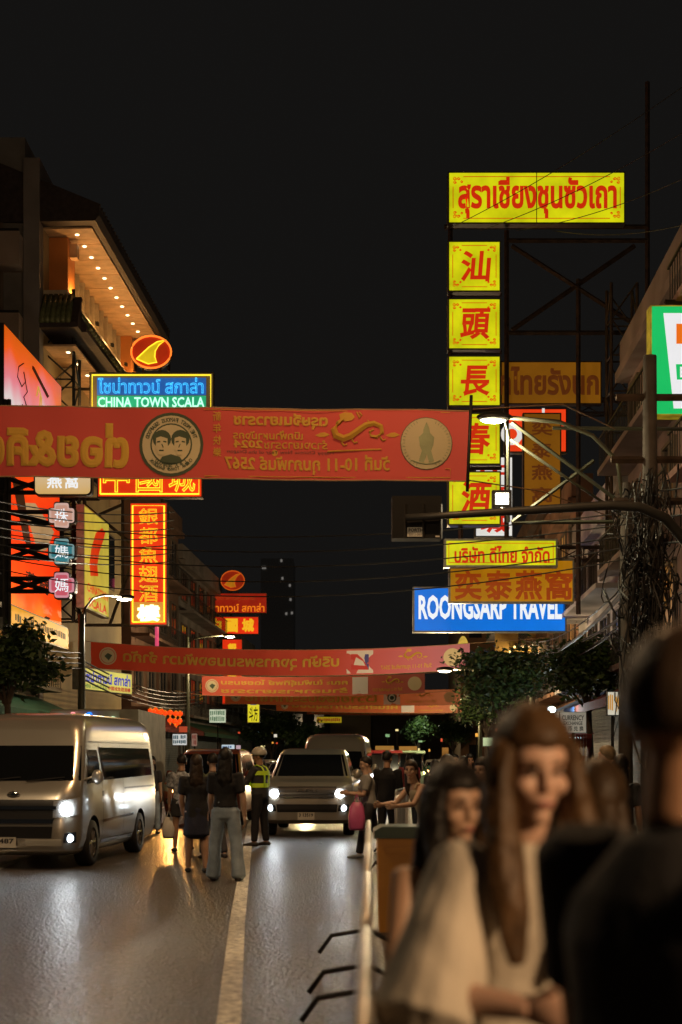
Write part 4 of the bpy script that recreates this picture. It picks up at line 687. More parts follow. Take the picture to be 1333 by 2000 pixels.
# utility pole wrapped in cables
up_ = Vector((5.95, 28.6, .14)); rt = root('utility_pole', up_, 'concrete utility pole wrapped in black cables on the right', 'utility pole'); b = MB(); b.tube([up_, up_ + UZ * 9.2], [.19, .13], 8); b.build('post', CONCP, rt)
for z, d in ((6.4, 1.4), (7.2, 1.5), (8.4, 1.3)): b = MB(); b.beam(up_ + Vector((-d / 2, 0, z)), up_ + Vector((d / 2, 0, z)), .1); b.build('cross_arm', STEEL, rt)
rg = random.Random(3); b = MB(); CB = mat('black_cable', (.02, .02, .019), .5, var=.3)
for i in range(150):
    c = up_ + Vector((rg.gauss(-.1, .2), rg.uniform(-.35, .2), rg.uniform(3.6, 6.5) if i > 20 else rg.uniform(2.2, 4))); rr = rg.uniform(.08, .32); tl = rg.uniform(-.9, .9); ph = rg.uniform(0, 6); n_ = 10; fr = rg.uniform(.5, 1.1)
    b.tube([c + Vector((rr * math.cos(ph + t * 2 * math.pi * fr / n_), .25 * math.sin(ph * 2 + t), rr * 1.5 * math.sin(ph + t * 2 * math.pi * fr / n_) + tl * math.cos(t * .7))) for t in range(n_ + 1)], rg.choice((.01, .014, .02)), 4, cap=False)
b.build('cable_tangle', CB, rt)['kind'] = 'stuff'
def cable(a, c, sag, r, label, group, m=None):
    a, c = Vector(a), Vector(c); b = MB(); n_ = 16; b.tube([a.lerp(c, t / n_) - UZ * sag * 4 * (t / n_) * (1 - t / n_) for t in range(n_ + 1)], r, 5); return tag(b.build('overhead_cable', m or CB, origin=a), label, 'cable', group)
for i in range(9):   # along the right facade, away from the pole
    a = up_ + Vector((-.5 + .12 * i, 0, 4.6 + .18 * (i % 5))); cable(a, (side(RK + .3 + .12 * i, 66), 66, 6.2 + .25 * (i % 4)), .7 + .1 * (i % 3), .018, 'black cable sagging from the cable wrapped pole away along the right facades', 'cables along the right facades')
for i in range(5): cable(up_ + Vector((-.3, 0, 6.2 - .22 * i)), P(-60, 1010 + 22 * i, 38), .5 + .08 * i, .014, 'thin black cable crossing the road from the cable wrapped pole to the left', 'cables crossing the road')
for i in range(7): cable(P(-40, 972 + 17 * i, 40), P(340, 1000 + 16 * i, 55), .25, .02, 'black cable passing in front of the clover signs on the left', 'cables in front of the clover signs')
for i in range(4): cable(P(-30, 1238 + 12 * i, 40), P(162, 1275 + 10 * i, 47.5), .15, .022, 'cable painted lighter as if lit, running to the white lamp post on the left', 'cables at the left lamp post', mat('cable_painted_lit', (.05, .05, .048), .6))  # lighter copy of the cable colour, with lamplight painted in
for i in range(5): cable(P(162, 1290 + 9 * i, 47.5), P(400, 1345 + 7 * i, 85), .6, .03, 'black cable running on from the white lamp post along the left shops', 'cables along the left shops')
for i in range(4): cable(P(870 + 70 * i, 450, 48.2), P(1333, 170 + 90 * i, 40), .2, .012, 'thin stay wire rising to the right from the tall yellow column', 'stay wires of the yellow column')
for i in range(3): cable(up_ + Vector((.2, 0, 5.6 + .5 * i)), Vector((6.6, 14, 5.2 + .4 * i)), .4, .02, 'black cable leaving the cable wrapped pole towards the right edge', 'cables at the right edge')

# ---------------- trees ----------------
BARK = mat('bark', (.09, .065, .045), .9, var=.4, bump=.5, bs=20)
LEAVES = [mat('leaf_dark', (.035, .07, .022), .55, var=.5, vs=9), mat('leaf_mid', (.06, .11, .03), .5, var=.5, vs=9), mat('leaf_light', (.1, .16, .04), .5, var=.4, vs=9)]
def tree(label, base, h, r, cz, n=5000, seed=1, leaf=.11, trunk=.14, cl=26):
    rg = random.Random(seed); base = Vector(base); rt = root('street_tree', base, label, 'tree', 'street trees'); b = MB(); top = base + UZ * (cz - .2); b.tube([base, base.lerp(top, .5) + Vector((.06, .03, 0)), top], [trunk, trunk * .8, trunk * .6], 8); b.build('trunk', BARK, rt)
    cs = []
    for i in range(cl):
        a = rg.uniform(0, 6.28); e = rg.uniform(-.7, 1); q = rg.uniform(.35, 1) ; cs.append(base + Vector((r[0] * q * math.cos(a) * math.cos(e * 1.2), r[1] * q * math.sin(a) * math.cos(e * 1.2), cz + (h - cz) * .5 + r[2] * math.sin(e * 1.3) * q)))
    for c in cs[:10]: b = MB(); b.tube([top - UZ * .1, top.lerp(c, .55) + Vector((0, 0, .1)), c], [trunk * .4, trunk * .22, .015], 5); b.build('limb', BARK, rt)
    b = MB()
    for i in range(n):
        c = cs[i % cl]; s_ = r[0] * .34; p = c + Vector((rg.gauss(0, s_ * .6), rg.gauss(0, s_ * .6), rg.gauss(0, s_ * .42))); a = Vector((rg.gauss(0, 1), rg.gauss(0, 1), rg.gauss(0, .6))).normalized(); d = a.cross(Vector((rg.gauss(0, 1), rg.gauss(0, 1), rg.gauss(0, 1)))).normalized(); L = leaf * rg.uniform(.6, 1.4)
        b.add([p - a * L, p + d * L * .42, p + a * L, p - d * L * .42], [(0, 1, 2, 3)], rg.choice((0, 0, 1, 1, 2)))
    cr = b.build('crown', LEAVES, rt); cr['kind'] = 'stuff'; return rt
tree('wide dark street tree on the right pavement left of the lamp', (P(985, 0, 52).x, 52, .14), 5.4, (1.7, 1.5, 1.0), 2.9, 5200, 3)
tree('leafy street tree beside the currency sign, lit green at its right', (P(1150, 0, 44).x, 44, .14), 4.9, (1.5, 1.3, .85), 3.1, 5200, 5)
tree('dark street tree behind the first one farther right down the road', (P(950, 0, 66).x, 66, .14), 5, (1.6, 1.5, 1.0), 2.8, 3500, 9)
tree('dark tree behind the white van at the left edge', (P(15, 0, 40).x, 40, .14), 5.0, (1.2, 1.2, .8), 3.1, 5000, 11)
tree('small bright green tree at the road bend', (P(815, 0, 130).x, 130, 0), 5.6, (1.5, 1.5, 1.1), 2.4, 2500, 13, .17)
tree('dim small tree right of the bright one at the road bend', (P(885, 0, 122).x, 122, 0), 5, (1.4, 1.4, .9), 2.4, 2000, 15, .17)
tree('dark tree before the far buildings left of centre', (P(530, 0, 118).x, 118, 0), 5.5, (2.2, 2, 1.2), 2.2, 3000, 17, .18)
tree('dark green tree above the second van', (P(590, 0, 135).x, 135, 0), 5, (2., 2, 1), 2.2, 2500, 19, .18)
lamp('POINT', P(822, 1405, 127), 260, (.9, 1, .7), .2)

# ---------------- right pavement: exchange sign, stall, lit terrace ----------------
rt = Sign('currency_sign', 'white sign board reading currency exchange under the leafy tree', 1093, 1390, 1146, 1432, 42, .1, mat('white_board', (.6, .58, .52), .5, em=srgb(150, 150, 140), es=.5, var=.15), DARKM, rim=.015)
GT = mat('dark_green_lettering', (.04, .06, .05), .5); rt.text('CURRENCY', 1098, 1397, 1141, 1407, GT, .02); rt.text('EXCHANGE', 1101, 1409, 1138, 1416, GT, .02)
for i, c in enumerate('外币兑换'): rt.text(c, 1099 + i * 11, 1418, 1107 + i * 11, 1428, GT, .02)
b = MB(); b.beam(rt.o + UX * .4 + Vector((0, .06, 0)), Vector((rt.o.x + .4, 42.06, .14)), .06); b.build('post', DARKM, rt.rt)
def stall(label, x0, x1, Y, h, val, seed, lampw=60):
    rg = random.Random(seed); a, c = P(x0, 0, Y).x, P(x1, 0, Y).x; rt = root('market_stall', ((a + c) / 2, Y, .14), label, 'market stall')
    for x in (a, c):
        for y in (Y, Y + 1.4): b = MB(); b.beam((x, y, .14), (x, y, h), .05); b.build('post', GALV, rt)
    b = MB(); b.add([(a - .1, Y - .1, h), (c + .1, Y - .1, h), (c + .1, Y + 1.5, h + .25), (a - .1, Y + 1.5, h + .25)], [(0, 1, 2, 3)]); b.build('roof', val, rt); b = MB()
    k = 14
    for i in range(k): x = a + (c - a) * i / k; e = a + (c - a) * (i + .96) / k; b.add([(x, Y - .12, h), (e, Y - .12, h), (e, Y - .13, h - .36), ((x + e) / 2, Y - .13, h - .44), (x, Y - .13, h - .36)], [(0, 1, 2, 3, 4)])
    b.build('valance', val, rt)
    b = MB(); b.box((a, Y + .1, .14), (c, Y + 1.1, .95)); b.build('counter', mat('stall_counter', (.3, .3, .28), .4, .4), rt)
    for i in range(7): x = a + (c - a) * (i + .15) / 7; w_ = (c - a) / 7 * .8; z = h - .55 - rg.uniform(0, .1); b = MB(); b.box((x, Y + .02 + .01 * (i % 2), z - rg.uniform(.5, .9)), (x + w_, Y + .03 + .01 * (i % 2), z)); b.build('menu_sheet', mat('menu_paper_%d' % (i % 3), ((.65, .65, .62), (.55, .6, .65), (.6, .5, .45))[i % 3], .7), rt)
    b = MB(); b.tube([(a + .2, Y + .5, h - .1), (c - .2, Y + .5, h - .1)], .025, 6); b.build('tube_lamp', glow('stall_tube', (235, 240, 240), 5, 0), rt); lamp('POINT', ((a + c) / 2, Y + .35, h - .25), lampw, (1, .95, .85), .15)
    return rt
stall('market stall with red valance and white menu sheets under the exchange sign', 1080, 1155, 44, 2.3, AWR, 1, 22); stall('market stall with warm lanterns farther down the right pavement', 985, 1045, 58, 2.6, AWG, 2, 40)
for i, (x, y) in enumerate(((975, 1428), (990, 1430), (1013, 1428))):
    c = P(x, y, 56); rt = root('orange_lantern', c, 'glowing orange lantern over the farther stall, %s of three' % ('left', 'middle', 'right')[i], 'lantern', 'orange lanterns over the farther stall'); b = MB(); b.ell(c, (.13, .13, .15), 10, 8); b.build('shade', glow('orange_lantern_glow', (240, 110, 36), 1.3, .3, 9), rt); b = MB(); b.tube([c - UZ * .16, c - UZ * .4], .03, 5); b.build('tassel', MATS['orange_lantern_glow'], rt); b = MB(); b.tube([c + UZ * .14, c + UZ * .45], .01, 4); b.build('cord', CB, rt)
small('shop_sign', 'pale blue lit panel beside the farther stall', 1046, 1448, 1062, 1478, 56, (90, 130, 150)); small('shop_sign', 'white lit poster with yellow dish at the right beside the man in black', 1186, 1350, 1212, 1398, 34, (206, 200, 180), ['x'], (200, 140, 40)); small('shop_sign', 'mint coloured lit stand left of the orange lanterns', 943, 1440, 966, 1458, 60, (170, 190, 150))
rt = root('lit_terrace', P(1010, 1345, 76), 'warm lit balcony terrace with string lights under the blue travel sign', 'balcony'); q = P(1010, 1345, 76); b = MB(); b.box((q.x - .9, 75.6, q.z), (q.x + 1.6, 78, q.z + .15)); b.build('floor_slab', CONC, rt); b = MB(); b.box((q.x - .9, 78.003, q.z), (q.x + 1.6, 78.2, q.z + 3)); b.build('back_wall', mat('ochre_wall', (.55, .36, .12), .8), rt)
for x in (-.4, .35, 1.4): b = MB(); b.box((q.x + x, 75.7, q.z + .152), (q.x + x + .16, 75.9, q.z + 2.4)); b.build('column', mat('ochre_wall'), rt)
for i in range(5): b = MB(); b.box((q.x + .8, 77.9, q.z + .6 + i * .32), (q.x + 1.55, 77.99, q.z + .68 + i * .32)); b.build('slat', mat('pale_sill'), rt)
for i in range(8): p = P(973 + i * 4.6, 1297 - i * 4.8, 75.4); b = MB(); b.ell(p, (.055, .055, .055), 6, 5); b.build('bulb', glow('string_bulb', (255, 225, 130), 4, 0), rt)
b = MB(); b.tube([P(970, 1300, 75.4), P(1010, 1256, 75.4)], .02, 4); b.build('string', CB, rt); lamp('POINT', (q.x + .5, 76.8, q.z + 2), 120, (1, .7, .3), .15)

# ---------------- crowd barriers ----------------
BAR = mat('barrier_paint', (.42, .37, .3), .4, .5, var=.4, vs=6); BFOOT = mat('barrier_foot', (.02, .018, .016), .5, .4)
def barrier(label, a, c, m=BAR, h=1.06, foot=.4, fl=-1):
    a, c = Vector((*a, 0)), Vector((*c, 0)); d = (c - a); L = d.length; d.normalize(); q = Vector((-d.y, d.x, 0)) * -fl; rt = root('crowd_barrier', a, label, 'barrier', 'metal crowd barriers'); b = MB(); r_ = .15; pts = [a + UZ * .2, a + UZ * (h - r_), a + d * .05 + UZ * (h - .04), a + d * r_ + UZ * h, c - d * r_ + UZ * h, c - d * .05 + UZ * (h - .04), c + UZ * (h - r_), c + UZ * .2, a + UZ * .2]; b.tube(pts, .021, 8); b.build('frame', m, rt)
    k = int(L / .14)
    for i in range(1, k): b = MB(); p = a + d * (L * i / k); b.tube([p + UZ * .2, p + UZ * (h - .01)], .008, 5); b.build('bar', m, rt)
    for e in (.18, .82): p = a + d * (L * e); b = MB(); b.tube([p - q * foot * .6 + UZ * .02, p - q * foot * .5 + UZ * .1, p + UZ * .21, p + q * foot * .75 + UZ * .16, p + q * foot + UZ * .02], .019, 6); b.build('foot', BFOOT, rt)
    return rt
bx_ = lambda y: .0195 * y - .012
barrier('nearest metal crowd barrier, seen edge on beside the blurred women', (bx_(2.6), 2.6), (bx_(4.75), 4.75)); barrier('second metal crowd barrier in the near row, seen edge on', (bx_(4.85), 4.85), (bx_(7), 7)); barrier('third metal crowd barrier in the near row, its feet on the road', (bx_(7.1), 7.1), (bx_(9.3), 9.3)); barrier('fourth metal crowd barrier at the far end of the near row', (bx_(9.4), 9.4), (bx_(12.6), 12.6))
WB = mat('white_barrier_paint', (.55, .55, .53), .4, .3)
barrier('white crowd barrier behind the person with the pink bag', (.75, 20.2), (.95, 22.4), WB); barrier('white crowd barrier in front of the woman leaning on her arms', (1.0, 17.6), (1.06, 19.8), WB)
barrier('pale crowd barrier farther along the kerb behind the man in black', (.9, 24.5), (1.2, 26.7), WB)
# orange bin with dark green lid
a, c = P(742, 1622, 13.6).x, P(830, 1622, 13.6).x; rt = root('rubbish_bin', ((a + c) / 2, 13.8, 0), 'orange plastic bin with dark green lid beside the barrier end', 'bin'); OB = mat('orange_bin_plastic', (.62, .27, .02), .45, var=.2, vs=2); b = MB(); b.prism([(a, 0), (c, 0), (c + .02, .86), (a - .02, .86)], Vector((0, 13.6, 0)), UX, UZ, Vector((0, 1, 0)), 0, .5); b.build('body', OB, rt)
b = MB(); b.prism([(a - .05, .863), (c + .05, .863), (c + .05, .93), (c - .02, .97), (a + .02, .97), (a - .05, .93)], Vector((0, 13.55, 0)), UX, UZ, Vector((0, 1, 0)), 0, .6); b.build('lid', mat('dark_green_plastic', (.02, .07, .05), .4), rt); b = MB(); b.box((a + .05, 13.58, .72), (c - .05, 13.597, .78)); b.build('rim_rib', OB, rt)

# far shop lights glimmering at the end of the street
rg = random.Random(5)
for i in range(26):
    x = rg.uniform(425, 560) if i < 12 else rg.uniform(730, 985); Y = rg.uniform(92, 140); y = rg.uniform(1425, 1472); w_ = rg.uniform(3, 9); h_ = rg.uniform(3, 7); c = rg.choice(((206, 200, 180), (230, 160, 60), (200, 70, 40), (150, 190, 200), (240, 220, 150), (120, 160, 110))); o_ = P(x, y, Y); k = Y / F
    b = MB(); b.box((o_.x, Y, o_.z), (o_.x + w_ * k, Y + .15, o_.z + h_ * k)); lo = tag(b.build('far_shop_light', glow('far_light_%d_%d_%d' % c, c, 1.2, .3, 5), origin=(o_.x, Y, o_.z)), 'tiny lit shop sign glimmering at the far end of the street', 'shop light', 'tiny lit signs at the far end of the street'); b = MB(); b.beam((o_.x + w_ * k / 2, Y + .2, o_.z + h_ * k), (o_.x + w_ * k / 2, Y + .2, 0), .06); b.build('post', DARKM, lo)
# ---------------- vehicles ----------------
TYRE = mat('tyre_rubber', (.02, .02, .02), .7, bump=.2, bs=40); RIM = mat('alloy_rim', (.45, .45, .44), .25, .9, var=.1); CHROME = mat('chrome', (.6, .6, .58), .12, 1., var=0); BLKP = mat('black_plastic', (.015, .015, .016), .4, var=.2); VGL = mat('dark_car_glass', (.006, .007, .008), .06, var=0, spec=.5); LAMPG = mat('lamp_glass', (.35, .37, .38), .1, .3, var=0); PLATE = mat('licence_plate', (.6, .58, .5), .5, var=.15)
HEADL = glow('headlamp_led', (240, 244, 245), 85, 0); FOGL = glow('foglamp_led', (225, 240, 250), 20, 0); HALO = glow('headlamp_warm', (255, 196, 120), 14, 0)
class Car:
    def __init__(s, name, label, loc, rz, sl, L, paint, wheels, wr=.34, cat='car', group=None):
        s.sl = sl; s.L = L; s.rt = root(name, loc, label, cat, group, rz); s.paint = paint; b = MB(); nC, nS, nF = 6, 10, 6; rings = []
        for row in sl:
            z, yf, yr, w, rf, rr = row; p = []
            for i in range(nF): p.append((-(w - rf) + 2 * (w - rf) * i / nF, yf))
            for i in range(nC): t = math.pi / 2 * i / nC; p.append((w - rf + rf * math.sin(t), yf + rf - rf * math.cos(t)))
            for i in range(nS): p.append((w, yf + rf + (yr - rr - yf - rf) * i / nS))
            for i in range(nC): t = math.pi / 2 * i / nC; p.append((w - rr + rr * math.cos(t), yr - rr + rr * math.sin(t)))
            for i in range(nF): p.append((w - rr - 2 * (w - rr) * i / nF, yr))
            for i in range(nC): t = math.pi / 2 * i / nC; p.append((-(w - rr) - rr * math.sin(t), yr - rr + rr * math.cos(t)))
            for i in range(nS): p.append((-w, yr - rr + (yf + rf - yr + rr) * i / nS))
            for i in range(nC): t = math.pi / 2 * i / nC; p.append((-w + rf - rf * math.cos(t), yf + rf - rf * math.sin(t)))
            rings.append([(x, y, z) for x, y in p])
        k = len(rings[0]); fs = []
        for i in range(len(rings) - 1): fs += [(i * k + j, i * k + (j + 1) % k, (i + 1) * k + (j + 1) % k, (i + 1) * k + j) for j in range(k)]
        fs.append(tuple(range(k))[::-1]); fs.append(tuple((len(rings) - 1) * k + j for j in range(k))); b.add([q for r_ in rings for q in r_], fs, 0, True); body = b.build('body', paint, s.rt, world=False, recalc=True)
        c = MB()
        for y, sg in ((y, sg) for y in wheels for sg in (-1, 1)): w = s.at(.5)[2]; c.tube([(sg * (w - .3), y, wr), (sg * (w + .2), y, wr)], wr + .07, 20)
        co = c.build('wheel_arch_cutter', BLKP, recalc=True); md = body.modifiers.new('arches', 'BOOLEAN'); md.operation = 'DIFFERENCE'; md.object = co; md.solver = 'EXACT'; md.material_mode = 'TRANSFER'; co.location = (0, 0, 0)
        co.parent = s.rt; COL.objects.unlink(co)
        for q in (s.rt, body, co): TMP.collection.objects.link(q)
        me = evaluated(body)
        for q in (s.rt, body): TMP.collection.objects.unlink(q)
        body.modifiers.clear(); body.data = me; bpy.data.objects.remove(co)
        bm = bmesh.new(); bm.from_mesh(me)
        for e in bm.edges: e.smooth = len(e.link_faces) == 2 and e.calc_face_angle(0) < R(38)
        bm.to_mesh(me); bm.free()
        for y in wheels:
            for sg in (-1, 1): s.wheel(sg, y, wr)
    def at(s, z):
        a = s.sl[0]
        for c in s.sl[1:]:
            if z <= c[0]: t = (z - a[0]) / max(c[0] - a[0], 1e-6); t = max(0, min(1, t)); return [a[i] + (c[i] - a[i]) * t for i in (1, 2, 3, 4, 5)]
            a = c
        return list(s.sl[-1][1:])
    def pf(s, q, z, off=.006):       # point on the front or wrapped corner: q is arc length from the front centre
        yf, yr, w, rf, rr = s.at(z); sg = 1 if q >= 0 else -1; q = abs(q); a = w - rf
        if q <= a: return Vector((sg * q, yf - off, z))
        t = (q - a) / rf
        if t < math.pi / 2: return Vector((sg * (a + (rf + off) * math.sin(t)), yf + rf - (rf + off) * math.cos(t), z))
        return Vector((sg * (w + off), yf + rf + (q - a - rf * math.pi / 2), z))
    def ps(s, sg, y, z, off=.006): return Vector((sg * (s.at(z)[2] + off), y, z))
    def panel(s, name, fn, c4, m, nx=10, nz=6, parent=None, th=.012):
        vs = []
        for j in range(nz + 1):
            for i in range(nx + 1):
                u_, v_ = i / nx, j / nz; a = [c4[0][k] * (1 - u_) * (1 - v_) + c4[1][k] * u_ * (1 - v_) + c4[2][k] * u_ * v_ + c4[3][k] * (1 - u_) * v_ for k in (0, 1)]; vs.append(fn(*a))
        b = MB(); b.add(vs, [(j * (nx + 1) + i, j * (nx + 1) + i + 1, (j + 1) * (nx + 1) + i + 1, (j + 1) * (nx + 1) + i) for j in range(nz) for i in range(nx)], 0, True); return b.build(name, m, parent or s.rt, world=False)
    def front(s, name, c4, m, off=.008, parent=None, nx=12): return s.panel(name, lambda q, z: s.pf(q, z, off), c4, m, nx, 6, parent)
    def sidep(s, name, sg, c4, m, off=.008, parent=None): return s.panel(name, lambda y, z: s.ps(sg, y, z, off), c4, m, 6, 6, parent)
    def wheel(s, sg, y, r):
        w = s.at(.5)[2]; x1 = sg * (w - .0); x0 = sg * (w - .22); rt = s.rt; b = MB(); n_ = 24; prof = [(x0, r * .62), (x0, r * .95), (x0 + (x1 - x0) * .15, r), (x0 + (x1 - x0) * .85, r), (x1, r * .95), (x1, r * .66)]; vs = []
        for X, rr in prof:
            for j in range(n_): t = 2 * math.pi * j / n_; vs.append((X, y + rr * math.cos(t), r + rr * math.sin(t)))
        b.add(vs, [(i * n_ + j, i * n_ + (j + 1) % n_, (i + 1) * n_ + (j + 1) % n_, (i + 1) * n_ + j) for i in range(len(prof) - 1) for j in range(n_)], 0, True); wh = b.build('wheel', TYRE, rt, world=False, recalc=True)
        b = MB(); xr = sg * (w - .03); b.tube([(x0 + sg * .08, y, r), (x0 + sg * .09, y, r)], r * .64, 20); ring = [(xr, y + r * .63 * math.cos(t * .3142), r + r * .63 * math.sin(t * .3142)) for t in range(21)]; b.tube(ring, .018, 5)
        for k in range(8): t = k * math.pi / 4; b.beam((xr, y + .05 * math.cos(t), r + .05 * math.sin(t)), (xr, y + r * .62 * math.cos(t + .12), r + r * .62 * math.sin(t + .12)), .035)
        b.tube([(xr - sg * .03, y, r), (xr + sg * .01, y, r)], .055, 10); b.build('rim', RIM, wh, world=False)
    def ball(s, name, p, r, m, parent=None): b = MB(); b.ell(p, r, 14, 8); return b.build(name, m, parent or s.rt, world=False)
    def headlamp(s, sg, q0, q1, z0, z1, bulb_q, bulb_z, r, m, power=0, zt=None, aim=(0, -9, -.9), col=(.86, .95, 1)):
        hl = s.front('headlight', [(sg * q0, z0), (sg * q1, zt[0] if zt else z0), (sg * q1, zt[1] if zt else z1), (sg * q0, z1)], LAMPG, .012); p = s.pf(sg * bulb_q, bulb_z, .005); s.ball('bulb', p, (r, r * .6, r), m, hl)
        if power:
            M = Matrix.Rotation(s.rt.rotation_euler.z, 3, 'Z'); a = Vector(s.rt.location) + M @ (p + Vector((0, -.12, 0))); lamp('SPOT', a, power, col, .07, a + M @ Vector(aim), 80, .9)
        return hl
    def plate(s, z, txt, q=0., w=.34, h=.15):
        c = s.pf(q, z, .03); b = MB(); b.box((c.x - w / 2, c.y - .012, z - h / 2), (c.x + w / 2, c.y, z + h / 2)); pl = b.build('licence_plate', PLATE, s.rt, world=False); b = MB(); letters(b, txt, Vector((c.x, c.y - .013, z)), UX, NY, -w * .42, -h * .1, w * .42, h * .38, .03, lift=.001); b.build('plate_lettering', BLKP, pl, world=False)
    def mirror(s, sg, y, z, x=.16):
        w = s.at(z)[2]; b = MB(); b.tube([(sg * (w - .02), y, z - .05), (sg * (w + x * .6), y - .02, z)], .02, 6); b.ell((sg * (w + x), y - .02, z), (.09, .055, .11), 12, 8); b.build('wing_mirror', s.paint, s.rt, world=False)
def paint(name, c, rough=.32, metal=.15): return mat(name, c, rough, metal, var=.06, vs=1.5, coat=.6)
def van(label, loc, rz, pm, group, full=True, head=HEADL, power=0, plate=None, fog=True, col=(.86, .95, 1)):
    sl = [(.2, .16, 5.2, .8, .3, .15), (.26, .06, 5.3, .88, .34, .15), (.42, .01, 5.34, .93, .36, .15), (.62, .0, 5.36, .945, .36, .15), (.95, .05, 5.36, .945, .34, .15), (1.12, .12, 5.35, .94, .3, .15), (1.24, .24, 5.34, .93, .24, .14), (1.5, .42, 5.32, .91, .2, .14), (1.8, .62, 5.29, .87, .18, .14), (2.0, .72, 5.26, .845, .2, .15), (2.14, .82, 5.2, .81, .24, .2), (2.23, 1.0, 5.1, .74, .3, .25), (2.275, 1.35, 4.9, .6, .3, .3), (2.285, 1.8, 4.6, .42, .2, .2)]
    v = Car('passenger_van', label, loc, rz, sl, 5.36, pm, (.98, 4.05), .34, 'van', group); f = v.front
    f('windscreen', [(-.95, 1.27), (.95, 1.27), (.86, 1.78), (-.86, 1.78)], VGL)
    for q0, q1 in ((-.5, .05), (.15, .7)): b = MB(); b.tube([v.pf(q0, 1.26, .03), v.pf(q1, 1.32, .03)], .01, 5); b.build('wiper', BLKP, v.rt, world=False)
    gr = f('grille', [(-.62, .72), (.62, .72), (.68, 1.0), (-.68, 1.0)], BLKP, .01); f('grille_bar', [(-.64, .86), (.64, .86), (.65, .91), (-.65, .91)], CHROME, .03, gr); f('chrome_bar', [(-.6, .66), (.6, .66), (.62, .725), (-.62, .725)], CHROME, .028, gr); f('lower_intake', [(-.58, .45), (.58, .45), (.6, .62), (-.6, .62)], BLKP, .01); f('bumper_plate_panel', [(.2, .34), (.72, .34), (.72, .44), (.2, .44)], PLATE, .012)
    v.ball('emblem', v.pf(0, 1.06, .0), (.1, .02, .06), CHROME); f('bumper_lip', [(-1.05, .235), (1.05, .235), (1.08, .29), (-1.08, .29)], pm, .04)
    for sg in (-1, 1):
        v.headlamp(sg, .6, 1.02, .74, .98, .77, .86, .095, head, power, zt=(.78, 1.03), col=col)
        fg = f('fog_lamp_housing', [(sg * .74, .38), (sg * .95, .38), (sg * .95, .54), (sg * .76, .52)], BLKP, .012); v.ball('fog_lamp', v.pf(sg * .84, .45, .01), (.055, .03, .055), FOGL if fog else LAMPG, fg)
        v.mirror(sg, .52, 1.32, .2)
        v.sidep('front_door_window', sg, [(.62, 1.22), (1.42, 1.24), (1.36, 1.72), (.86, 1.72)], VGL); v.sidep('side_window', sg, [(1.62, 1.26), (5.0, 1.3), (4.94, 1.76), (1.5, 1.76)], VGL)
        for y in (1.52, 2.85): v.sidep('door_seam', sg, [(y, .4), (y + .015, .4), (y + .015, 1.82), (y, 1.82)], BLKP, .004)
        v.sidep('slide_rail', sg, [(2.9, 1.1), (5.1, 1.1), (5.1, 1.13), (2.9, 1.13)], BLKP, .006); v.sidep('sill_trim', sg, [(1.5, .3), (3.5, .3), (3.5, .36), (1.5, .36)], CHROME, .014); v.sidep('door_moulding', sg, [(1.5, .62), (3.5, .66), (3.5, .7), (1.5, .66)], CHROME, .012); v.sidep('door_handle', sg, [(1.36, 1.02), (1.5, 1.02), (1.5, 1.1), (1.36, 1.1)], BLKP, .03); v.sidep('roof_gutter', sg, [(1.1, 1.84), (5.1, 1.84), (5.1, 1.87), (1.1, 1.87)], pm, .02)
    if plate: v.plate(.39, plate, -.1)
    return v
SILV = paint('silver_white_paint', (.5, .48, .42), .3, .72); BEIGE = paint('beige_silver_paint', (.46, .43, .36), .3, .6); WHT = paint('white_paint', (.55, .52, .45)); MAROON = paint('dark_red_brown_paint', (.24, .05, .02)); DGREY = paint('dark_grey_paint', (.06, .06, .065)); TAXI = paint('taxi_green_paint', (.06, .22, .1)); TAXIY = paint('taxi_yellow_paint', (.55, .4, .05)); PKT = paint('pink_taxi_paint', (.55, .12, .2))
def heading(a, c): d = Vector(c) - Vector(a); return math.atan2(-d.x, d.y)
